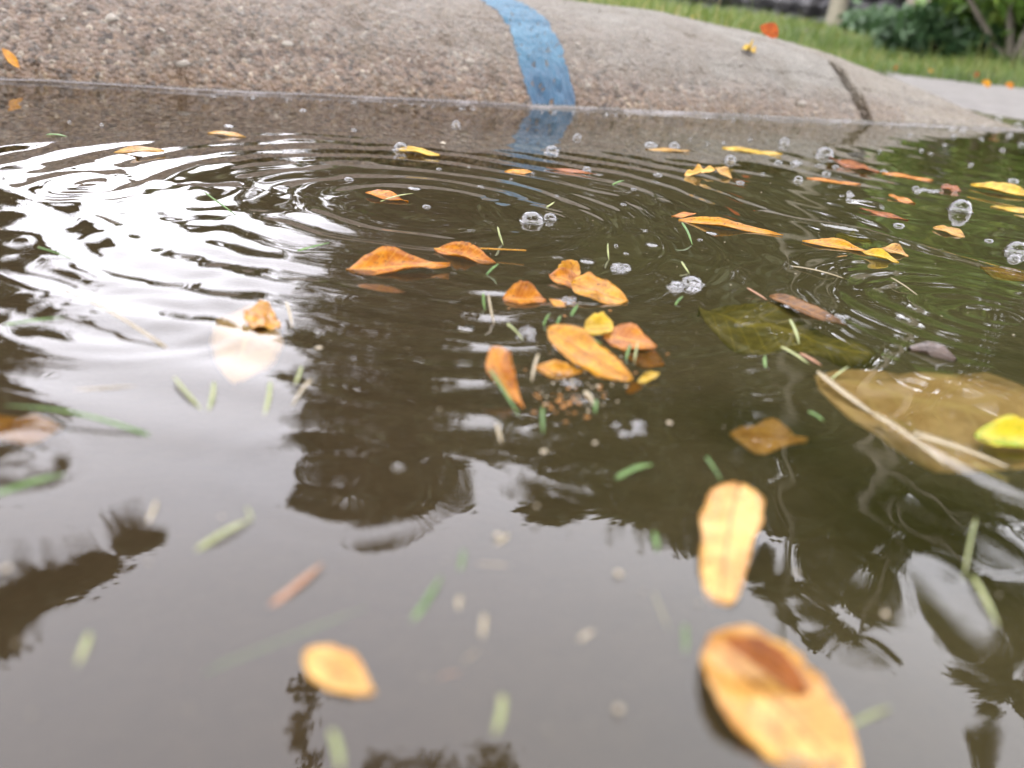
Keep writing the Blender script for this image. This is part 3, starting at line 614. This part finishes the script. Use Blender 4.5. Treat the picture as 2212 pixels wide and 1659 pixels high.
leaf('pale yellow leaf strip far right near the curb', (1560, 318), (1690, 334), 9, 'yellow', tilt=5)
leaf('orange leaf strip under the two foam beads', (1395, 322), (1490, 326), 7, 'tan', tilt=5)
leaf('brown wet leaf with an orange midrib, one end in a bubble', (1662, 640), (1836, 708), 26, 'brown', shape='lance', tilt=8, fold=.12, zmin=-.0012)
leaf('large olive leaf sunk deep right of the raft', (1508, 668), (1890, 770), 100, 'olive', shape='ovate', sub=.003)
leaf('sunken brown oval leaf above the standing orange leaf', (1576, 938), (1745, 950), 66, 'honey', shape='ovate', sub=.0025)
leaf('very large tan leaf awash at the right edge', (1758, 812), (2560, 1010), 190, 'pale', shape='ovate', sub=.0010, bend=-.08)
leaf('yellow leaf mottled green lying on the large tan leaf', (2104, 940), (2262, 962), 68, 'lime', shape='ovate', tilt=16, cup=.25)
leaf('orange rolled leaf with a flared end, out of focus', (1597, 1046), (1556, 1305), 140, 'honey', shape='flare', tilt=10, cup=-.12, zmin=-.0006, bend=.1)
leaf('small oval orange leaf alone at the bottom left', (658, 1412), (808, 1498), 92, 'honey', shape='ovate', tilt=6, cup=.08)
leaf('big folded orange leaf at the bottom right corner', (1530, 1380), (1860, 1700), 215, 'honey', shape='ovate', tilt=6, cup=.08, zmin=-.0005)
leaf('reddish folded flap on the big bottom right leaf', (1560, 1376), (1755, 1515), 66, 'rust', shape='lens', tilt=30, cup=.35, zmin=.0022, bend=-.45)
leaf('brown leaf base under the big bottom right leaf', (1590, 1600), (1730, 1690), 60, 'brown', shape='jag', tilt=5, sub=.0005)
leaf('pale teardrop leaf under the bright sky reflection', (548, 662), (506, 832), 160, 'pale', shape='ovate', sub=.0009)
leaf('orange leaf scrap at the upper corner of the pale teardrop leaf', (528, 672), (606, 706), 58, 'amber', shape='ovate', tilt=3, cup=.05, zmin=-.0008)
leaf('sunken brown leaf at the left edge', (-60, 925), (135, 925), 62, 'honey', shape='ovate', sub=.003)

def clip(label, A, Bp, w_, mat, shape='strip', **k): return sliver('grass_clipping', label, 'clipping', A, Bp, w_*random.uniform(.46, .70), M[mat], shape=shape, nu=9, nv=3, group='clippings on the water', **{**dict(tilt=18, cup=.12, bend=random.choice((-1, 1))*random.uniform(.1, .9), arch=random.uniform(0, .05)), **k})
clip('long green grass blade fading into the sky reflection', (325, 942), (10, 876), 13, 'green', 'blade', bend=1.2, tilt=5)
clip('green blade entering at the left edge, lower one', (-20, 1072), (140, 1024), 12, 'green', tilt=8)
clip('green blade entering at the left edge, upper one', (5, 703), (140, 686), 6, 'green')
clip('bent pale green blade alone in the grey reflection', (420, 1192), (545, 1120), 12, 'pgreen', tilt=5)
clip('short pale stub at the bend of the pale green blade', (546, 1124), (532, 1094), 9, 'pgreen', tilt=5)
clip('very long straw stalk across the bright reflection', (362, 754), (92, 606), 12, 'straw', 'blade', bend=2.5, tilt=8)
clip('short green blade in the upper left dark ripple', (82, 534), (162, 562), 5, 'green', 'blade')
clip('green blade on the streaked ripples left of centre', (440, 414), (512, 466), 5, 'green')
clip('green blade between the ripples and the long awash leaf', (640, 543), (712, 524), 6, 'green')
clip('curved pale green blade standing below the double bubble', (1075, 490), (1088, 531), 8, 'pgreen', bend=.6, tilt=35)
clip('green blade crossing the tip of the long narrow leaf', (1473, 481), (1496, 531), 7, 'green', tilt=25)
clip('curved straw bit left of the ringed bubble', (1313, 526), (1316, 563), 6, 'pgreen', bend=.7, tilt=35)
clip('green blade left of the curled raft leaf', (1044, 633), (1048, 672), 8, 'green', tilt=35)
clip('curved straw left of the curled raft leaf', (1055, 637), (1068, 703), 8, 'straw', bend=.5, tilt=30)
clip('green blade under the pale-topped orange leaf', (1050, 594), (1077, 570), 7, 'green', tilt=30)
clip('tan forked straw in the raft', (1163, 765), (1148, 828), 13, 'straw', tilt=20)
clip('green blade leaning on the crumpled standing leaf', (1058, 798), (1122, 899), 10, 'green', tilt=15, zmin=.002)
clip('green blade below the raft, upright', (1172, 879), (1174, 940), 12, 'green', tilt=20)
clip('tan straw below the raft, left of the upright blade', (1073, 916), (1085, 961), 11, 'straw', tilt=20)
clip('green clipping left one of three above the raft', (1174, 704), (1188, 677), 9, 'green', tilt=35)
clip('green clipping middle one of three above the raft', (1203, 705), (1212, 681), 9, 'green', tilt=35)
clip('thick green clipping by the foam above the raft', (1233, 684), (1249, 658), 13, 'green', tilt=35)
clip('yellow-green blade beside the foam left of the raft', (1096, 700), (1131, 737), 10, 'pgreen', 'blade', tilt=25)
clip('green blade lying across the diagonal amber leaf', (1250, 716), (1300, 744), 10, 'green', tilt=22, zmin=.0022)
clip('short green blade beside it on the amber leaf', (1254, 728), (1262, 752), 10, 'green', tilt=25, zmin=.002)
clip('tan straw at the lower end of the raft', (1262, 846), (1282, 876), 13, 'straw', tilt=25)
clip('dark green clipping at the lower right of the raft', (1288, 864), (1286, 895), 11, 'green', tilt=25)
clip('green clipping at the right side of the raft', (1362, 745), (1352, 782), 10, 'green', tilt=25)
clip('pale clipping at the right side of the raft', (1378, 738), (1370, 785), 9, 'pgreen', tilt=25)
clip('green blade over the bright gap in the lower middle', (1328, 1036), (1411, 1003), 16, 'green', tilt=8)
clip('pale green blade above the large tan leaf', (1706, 690), (1727, 745), 10, 'pgreen', tilt=20)
clip('thin pale stalk above the large tan leaf', (1687, 749), (1751, 789), 7, 'pgreen', tilt=12)
clip('orange splinter beside the thin pale stalk', (1727, 763), (1777, 791), 8, 'stick', tilt=12)
clip('rust splinter above the deep olive leaf', (1614, 622), (1660, 650), 6, 'stick', tilt=15)
clip('tiny green leaf-like scrap below the deep olive leaf', (1653, 766), (1655, 798), 14, 'green', 'lens', tilt=15)
clip('straw stalk across the tip of the large tan leaf', (1765, 803), (1900, 903), 17, 'straw', tilt=10)
clip('straw stalk continuing along the large tan leaf', (1888, 896), (2050, 1013), 20, 'straw', 'blade', tilt=8)
clip('pale blade crossing the tip of the large tan leaf', (1793, 821), (1834, 791), 7, 'pgreen', tilt=20)
clip('thick straw stalk below the mottled leaf', (1972, 938), (2192, 1016), 24, 'straw', 'blade', tilt=8)
clip('green scrap above the sunken brown oval leaf', (1746, 889), (1782, 912), 9, 'green', tilt=15)
clip('green blade above the flared orange leaf', (1526, 988), (1560, 1041), 10, 'green', 'blade', tilt=12)
clip('curved yellowish blade at the lower right', (2108, 1120), (2080, 1262), 9, 'pgreen', bend=1.0, tilt=5)
clip('green-white blade at the lower right edge', (2100, 1244), (2160, 1360), 14, 'pgreen', tilt=5)
clip('pale stub right of the big bottom leaf', (1822, 1578), (1922, 1529), 18, 'pgreen', tilt=4)
clip('green blade in the lower middle grey reflection', (886, 1348), (954, 1243), 16, 'green', tilt=4)
clip('long faint green blade above the small oval leaf', (440, 1458), (795, 1311), 24, 'green', sub=.001, bend=.3, tilt=2)
clip('pale thick stub at the bottom centre', (1086, 1503), (1066, 1595), 24, 'pgreen', tilt=3)
clip('pale stub at the bottom edge below the small oval leaf', (716, 1578), (736, 1675), 24, 'pgreen', tilt=3)
clip('pale green stub at the lower left', (194, 1369), (164, 1443), 20, 'pgreen', tilt=3)
clip('tan stub upper of three in the lower centre', (1046, 1328), (1040, 1386), 18, 'straw', tilt=4)
clip('tan stub middle of three in the lower centre', (1031, 1405), (1000, 1430), 15, 'straw', tilt=4, sub=.001)
clip('orange-tan stub lowest of three in the lower centre', (948, 1466), (1000, 1456), 14, 'stick', tilt=4, sub=.001)
clip('tan splinter lying level above the lower centre', (1030, 1218), (1106, 1223), 13, 'straw', tilt=8)
clip('green stub left of the level tan splinter', (1002, 1188), (990, 1239), 14, 'green', tilt=5)
clip('pale stub below the green stub', (994, 1290), (992, 1320), 15, 'straw', tilt=5)
clip('tan scrap above the level tan splinter', (1098, 1155), (1066, 1180), 12, 'straw', tilt=5)
clip('white splinter in the grey reflection right of centre', (1250, 1386), (1283, 1364), 13, 'cream', tilt=5)
clip('faint green blade left of the flared leaf', (1412, 1280), (1447, 1363), 13, 'pgreen', tilt=4, sub=.001)
clip('green stub beside the flared leaf, lower', (1479, 1350), (1481, 1418), 16, 'green', tilt=4)
clip('green stub beside the flared leaf, upper', (1413, 1150), (1420, 1197), 15, 'green', tilt=5)
clip('pale green blade below the teardrop leaf, left', (376, 815), (440, 890), 11, 'pgreen', tilt=5)
clip('forked pale stub below the teardrop leaf', (462, 826), (448, 892), 14, 'pgreen', tilt=5)
clip('pale stub under the point of the teardrop leaf', (584, 824), (569, 902), 14, 'pgreen', tilt=5)
clip('tan blade at the edge of the dark reflection', (672, 822), (629, 882), 12, 'straw', 'blade', tilt=8)
clip('pale green scrap above that tan blade', (651, 792), (634, 834), 12, 'pgreen', tilt=8)
clip('tan stub in the lower left dark patch', (338, 1084), (316, 1134), 17, 'straw', tilt=5)
clip('thin yellow straw left of the pale blades', (158, 844), (302, 834), 6, 'straw', 'blade', tilt=8)
clip('brown-orange stick floating in the lower left', (579, 1314), (697, 1217), 18, 'stick', tilt=5)
clip('tan straw at the right edge of the teardrop leaf', (618, 652), (632, 710), 8, 'straw', bend=-.4, tilt=15)
clip('thin white stalk on the olive water right of the foam', (1710, 575), (1836, 606), 3, 'straw', tilt=10)
clip('thin stalk crossing the far right ripple', (1925, 600), (1985, 640), 3, 'straw', tilt=10)
clip('green blade by the long orange leaf under the curb', (100, 291), (148, 296), 5, 'green', tilt=10)
clip('yellow-green sliver left of the double bubble', (1180, 448), (1198, 436), 5, 'pgreen', tilt=25)
clip('green sliver under the curb right of the blue reflection', (1322, 400), (1348, 390), 7, 'green', tilt=25)
clip('green blade over the reddish-tipped leaf', (820, 436), (892, 418), 4, 'pgreen', tilt=15)
clip('green pair of scraps under the foam dome', (1458, 660), (1476, 640), 8, 'green', tilt=30)
clip('pale blade above the foam dome', (1472, 565), (1490, 592), 8, 'pgreen', tilt=25)

# bark chip
V, F = [], []; pb = [P(1966, 752, .001), P(1998, 753, .001), P(2030, 763, .001), P(2064, 778, .0005)]
tube(V, F, pb, [.001, .0032, .003, .001], 9); V = np.array(V); V += .0012*np.stack([fbm(V[:, 0]*600, V[:, 1]*600+V[:, 2]*900, 2, 5)]*3, 1); org = V.mean(0)
o = mesh_obj('bark_chip', V-org, F, M['bark'], smooth=False); o.location = org; tag(o, 'dark wet bark chip floating right of the deep olive leaf', 'bark chip')
# crumbs of leaf litter between the raft leaves
V, F = [], []
def flake(x, y, spx):
    c = P(x, y); d = np.linalg.norm(c-CAM); r = spx*d/FPX; z = float(hw(c[0], c[1]))+.0004; b = len(V); n = 5; a0 = random.random()*6
    for j in range(n): q = a0+j*2*math.pi/n; k = r*random.uniform(.5, 1.1); V.append((c[0]+k*math.cos(q), c[1]+k*math.sin(q)*1.3, z+random.uniform(0, r*.3)))
    V.append((c[0], c[1], z+r*.35)); F.extend([(b+j, b+(j+1) % n, b+n) for j in range(n)])
for k in range(90):
    y = 300+1300*random.random()**1.6; flake(random.uniform(-20, 2230), y, random.uniform(.8, 2.6)*(1+y/1800))
for k in range(240): flake(random.gauss(1350, 420), 330+random.random()**1.2*560, random.uniform(.5, 1.8))
for k in range(60): flake(random.gauss(1240, 60), random.gauss(850, 40), random.uniform(2, 6))
for (x, y, r) in [(1335, 1243, 10), (1338, 1537, 11), (690, 757, 9), (12, 1232, 12), (1160, 1096, 6), (957, 312, 10), (1175, 978, 9), (1445, 915, 8), (1075, 1160, 9), (1910, 1330, 9), (1720, 1240, 7)]: flake(x, y, r)
tag(mesh_obj('debris_specks', V, F, M['cream'], smooth=False), 'fine pale flecks of debris scattered over the water', 'debris', kind='stuff')
V, F = [], []
for k in range(26): flake(random.gauss(1215, 35), random.gauss(876, 14), random.uniform(4, 9))
for k in range(40): flake(random.gauss(1260, 80), random.gauss(780, 60), random.uniform(2, 6))
o = mesh_obj('leaf_litter', V, F, M['brown'], smooth=False); tag(o, 'crumbled rust-brown leaf litter at the lower end of the leaf raft', 'leaf litter', kind='stuff')

# pale scum line where the water meets the curb
ss = axis([(-.75, .735, .002)]); wv_ = np.clip((.0005+.0042*(fbm(ss*26, ss*0, 3, 111)+.05))*(.25+.75*sstep(-.4, -.1, ss)), .0002, .004); VV = []
bb = -.004+.0035*fbm(ss*9, ss*0, 2, 112)
for t_, zo in ((0, .0002), (.3, .0009), (.7, .0011), (1, .0002)):
    pq = SB(ss, bb+(t_-.75)*wv_*1.6, np.zeros(len(ss))); pq[:, 2] = hw(pq[:, 0], pq[:, 1])+zo*(.6+.8*(fbm(ss*300, ss*0+t_*5, 2, 113)+.5)); VV.append(pq)
VV = np.stack(VV, 1)
tag(mesh_obj('foam_line', VV.reshape(-1, 3), grid_faces(len(ss), 4), M['scum']), 'thin pale scum line where the water meets the curb', 'foam', kind='stuff')
# ------------------------------------------------------------------ bubbles
def dome(nr=10, ns=24, squash=1.0):
    prof = [(1.4, .0), (1.2, .02), (1.07, .06), (1.02, .11)]+[(math.cos(a), .08+math.sin(a)*squash) for a in np.linspace(.12, math.pi/2-.04, nr)]
    V, F = [], []
    for (r_, z_) in prof:
        for j in range(ns): q = 2*math.pi*j/ns; V.append((r_*math.cos(q), r_*math.sin(q), z_))
    n = len(prof)
    for i in range(n-1):
        for j in range(ns): F.append((i*ns+j, i*ns+(j+1) % ns, (i+1)*ns+(j+1) % ns, (i+1)*ns+j))
    F.append(tuple((n-1)*ns+j for j in range(ns))); return V, F
bm_ = {}
for k_, sq in (('dome', .95), ('low', .5), ('flat', .22)):
    V, F = dome(squash=sq); o_ = mesh_obj('bubble', V, F, M['bubble']); bm_[k_] = o_.data; bpy.data.objects.remove(o_)
ORD = ['first', 'second', 'third', 'fourth', 'fifth', 'sixth', 'seventh', 'eighth', 'ninth', 'tenth', 'eleventh', 'twelfth', 'thirteenth', 'fourteenth']
def nth(k): return ORD[k] if k < len(ORD) else '%d%s' % (k+1, {1: 'st', 2: 'nd', 3: 'rd'}.get((k+1) % 10, 'th') if (k+1) % 100 not in (11, 12, 13) else 'th')
MARKS = {'large round bubble': (1781, 326), 'crumbled leaf heap': (1520, 374), 'double dome bubble': (1165, 465), 'ringed bubble raft': (1345, 577), 'long narrow amber leaf': (1580, 492), 'foot of the blue stripe': (1230, 270), 'reddish-tipped orange leaf': (836, 425),
 'short orange leaf below the stripe': (1120, 371), 'foam-topped leaf under the curb': (1722, 354), 'long thin orange leaf at far right': (1960, 382), 'tapered curb end': (2000, 285), 'left edge of the curb waterline': (160, 250), 'dark middle water': (750, 740), 'slim orange leaf by the curb': (700, 262), 'pale mirror bubble': (1724, 395), 'tall dome bubble': (2074, 430), 'small foam chain': (1830, 425), 'two flat foam beads': (1500, 312)}
def mark_labels(pts, lead):
    near = [min(MARKS, key=lambda m: math.hypot(MARKS[m][0]-x, 2*(MARKS[m][1]-y))) for (x, y, r) in pts]; out = []
    for i, (x, y, r) in enumerate(pts):
        same = sorted([j for j in range(len(pts)) if near[j] == near[i]], key=lambda j: (pts[j][0], j))
        out.append('%s nearest the %s' % (lead, near[i]) + ('' if len(same) == 1 else ', %s from the left' % nth(same.index(i))))
    return out
def bubble(label, x, y, rpx, kind='dome', group='single bubbles on the water', name='water_bubble'):
    yb = y+rpx*(.55 if kind == 'dome' else .2); c = P(x, yb); r = rpx*np.dot(c-CAM, fwd)/FPX*.92; c[2] = float(hw(c[0], c[1]))-.0001
    o = bpy.data.objects.new(name, bm_[kind]); COL.objects.link(o); o.location = c; o.scale = (r, r, r); o.rotation_euler[2] = random.random()*6
    tag(o, label, 'bubble', group); return o
def cluster(label, x, y, wpx, hpx, n, rmin, rmax, big=None):
    c0 = P(x, y); root = empty('bubble_cluster', c0.tolist()); tag(root, label, 'bubbles', 'bubble clusters on the water')
    for k in range(n):
        a, q = random.uniform(0, 6.28), random.random()**.5; c = P(x+wpx/2*q*math.cos(a), y+hpx/2*q*math.sin(a)); d = np.dot(c-CAM, fwd); r = random.uniform(rmin, rmax)*d/FPX
        c[2] = float(hw(c[0], c[1])); o = bpy.data.objects.new('bubble', bm_['low' if random.random() < .6 else 'dome']); COL.objects.link(o); o.parent = root; o.location = c-c0; o.scale = (r, r, r)
    for (bx_, by_, br) in (big or []):
        c = P(bx_, by_); r = br*np.dot(c-CAM, fwd)/FPX; c[2] = float(hw(c[0], c[1])); o = bpy.data.objects.new('bubble', bm_['dome']); COL.objects.link(o); o.parent = root; o.location = c-c0; o.scale = (r, r, r*.85)
for q in [('clear dome bubble resting on the yellow-orange leaf', 866, 316, 18), ('bright clear bubble on the blue reflection', 1192, 322, 18), ('small bubble left of the blue stripe under the curb', 985, 265, 11),
 ('small bubble just under the foot of the blue stripe', 1247, 292, 10), ('large round bubble under the crack in the curb', 1781, 324, 21), ('bubble left of the large round one', 1577, 342, 14), ('bubble with a pale mirror image on the dark water', 1724, 384, 11),
 ('bubble up and left of the large round one', 1694, 302, 12), ('tall dome bubble near the right edge', 2074, 440, 26), ('bubble at the right edge beside a small pair', 2196, 528, 26), ('small bubble in front of the curved stalk', 1267, 366, 11)]: bubble(*q)
for q in [('flat bubble right of the tall dome', 2136, 517, 10, 'low'), ('flat white bubble on the orange strip, left', 1406, 312, 16, 'low'), ('flat white bubble on the orange strip, right', 1456, 312, 13, 'dome'), ('flat bubble at left below the curb', 495, 271, 11, 'flat'),
 ('flat bubble left of the olive ripple', 612, 401, 17, 'flat'), ('flat bubble on the olive ripple top', 754, 388, 11, 'low'), ('flat bubble on the olive ripple, right', 896, 405, 14, 'flat'), ('ringed bubble left of the grey streak', 922, 445, 10, 'low'),
 ('lone flat bubble on the dark middle water', 1006, 706, 18, 'flat'), ('white bubble at the edge of the lower sky reflection', 861, 1006, 14, 'low'), ('flat bubble above the ringed bubble', 1269, 560, 16, 'flat'), ('flat bubble above the foam dome', 1410, 526, 14, 'flat'),
 ('flat bubble on the dark water far right', 1942, 483, 13, 'low'), ('bubble near the right edge above the yellow leaf', 2188, 388, 12, 'low'), ('flat bubble under the long narrow leaf', 1537, 500, 14, 'flat'), ('flat bubble in the far right ripple', 2130, 668, 8, 'flat')]: bubble(*q)
cluster('double dome bubble at the centre of the wide ripple', 1172, 474, 60, 10, 3, 3, 5, [(1150, 478, 26), (1188, 475, 15)])
cluster('foamy dome of bubbles right of centre on the olive water', 1478, 622, 78, 24, 26, 5, 9, [(1493, 618, 24), (1462, 620, 15)])
cluster('ringed white bubble raft between the blades', 1345, 580, 44, 18, 14, 5, 9)
cluster('white foam in the middle of the leaf raft', 1228, 648, 42, 22, 16, 4, 8)
cluster('white foam left of the diagonal amber leaf', 1143, 723, 46, 32, 18, 5, 9)
cluster('foam patch under the diagonal amber leaf', 1232, 828, 40, 14, 8, 5, 8)
cluster('pale bubble group below right of the raft', 1358, 922, 60, 36, 8, 7, 13)
cluster('flat grey foam patch at right behind the tan leaf', 2000, 412, 60, 12, 10, 5, 8)
cluster('pair of bubbles at the right edge under the tall dome', 2196, 550, 30, 10, 4, 5, 8, [(2190, 558, 13)])
cluster('small foam chain right of the pale mirror bubble', 1830, 420, 28, 18, 7, 4, 6)
cluster('bubbles beading the end of the brown wet leaf', 1806, 690, 50, 22, 9, 4, 8)
cluster('foam beads on the orange leaf under the curb', 1722, 354, 38, 8, 8, 4, 7)
small = [(1681, 350, 10), (1816, 346, 11), (1805, 357, 8), (1909, 369, 9), (1599, 394, 11), (1785, 373, 12), (1421, 379, 12), (1369, 409, 8), (1648, 376, 5), (1834, 431, 9), (2097, 353, 6), (1512, 518, 7), (1149, 374, 8), (1038, 403, 9), (949, 364, 7), (1013, 362, 4), (1104, 386, 4), (1203, 422, 5), (1347, 440, 8), (1331, 527, 6), (1353, 546, 7), (1528, 309, 5), (1563, 309, 5), (1990, 322, 6), (2010, 330, 5), (1900, 326, 5), (740, 702, 6), (765, 775, 6), (1490, 300, 4), (1620, 300, 6), (655, 238, 9), (765, 280, 8), (1965, 290, 5), (150, 262, 5), (220, 268, 6)]
for lab, (x, y, r) in zip(mark_labels(small, 'tiny clear bubble'), small): bubble(lab, x, y, r*.9, 'low' if r > 6 else 'dome', 'tiny scattered bubbles')
tipb = sorted([(2092, 242, 8), (2111, 255, 8), (2156, 254, 8), (2148, 262, 6), (2198, 266, 8), (2132, 273, 6), (2078, 278, 7), (2060, 292, 6), (2180, 290, 7), (2120, 300, 5), (2205, 310, 6), (2040, 312, 5), (2165, 322, 6), (2095, 262, 5)])
for k, (x, y, r) in enumerate(tipb): bubble('%s small round bubble from the left off the tapered curb end' % nth(k), x, y, r, 'dome', 'bubbles beyond the curb end')
beads = sorted(random.random() for k in range(46))
for k, t in enumerate(beads):
    x = 450+1600*t; y = np.interp(x, [0, 250, 500, 1000, 1250, 1860, 2080], [175, 190, 205, 228, 240, 265, 270])+random.uniform(1, 7)
    bubble('tiny foam bead on the curb waterline, %s from the left' % nth(k), x, y, random.uniform(2.5, 5.5), random.choice(['dome', 'low']), 'foam beads along the waterline')

# fallen leaves on the lawn
for k, (x, y, r, mt, lab) in enumerate([(1503, 38, 9, 'yellow', 'yellow leaf caught in the grass just behind the curb'), (1661, 68, 23, 'red', 'red-orange leaf standing up behind the curb top before the grass'), (1300, 4, 14, 'red', 'red leaf in the grass where the curb top leaves the picture'), (1350, 12, 13, 'orange', 'orange leaf in the grass right of the red one'),
    (1935, 142, 7, 'rust', 'rust leaf in the grass behind the curb end'), (2110, 158, 8, 'rust', 'rust leaf at the grass edge above the pale apron'),
    (2130, 178, 11, 'amber', 'amber leaf on the edge of the pale apron'), (2180, 182, 10, 'orange', 'orange leaf at the apron edge near the right border'), (2010, 150, 6, 'tan', 'small tan leaf in the grass above the apron')]):
    c = P(x, y, .091) if r == 23 else P(x, y+3, .070 if x < 1600 else .034); d = np.dot(c-CAM, fwd); r_ = r*d/FPX
    u = np.linspace(0, 1, 9)[:, None]; v = np.linspace(-1, 1, 5)[None]; p_ = PROF['ovate'](u); th = random.random()*3
    ax = np.array([math.cos(th)*.9, .2, .4]); ax /= np.linalg.norm(ax); cr = np.cross(ax, [0, -1, .4]); cr /= np.linalg.norm(cr)
    X = ((u-.5)*2*r_)[..., None]*ax + (v*p_*r_*.7)[..., None]*cr + np.array([0, 0, 1])*(.25*r_*(v*p_)**2)[..., None]
    o = mesh_obj('fallen_leaf', X.reshape(-1, 3), grid_faces(9, 5), M[mt], uv=np.stack([np.repeat(u, 5, 1).ravel(), np.repeat(v, 9, 0).ravel()], 1)); o.location = c; tag(o, lab, 'leaf', 'leaves on the lawn')
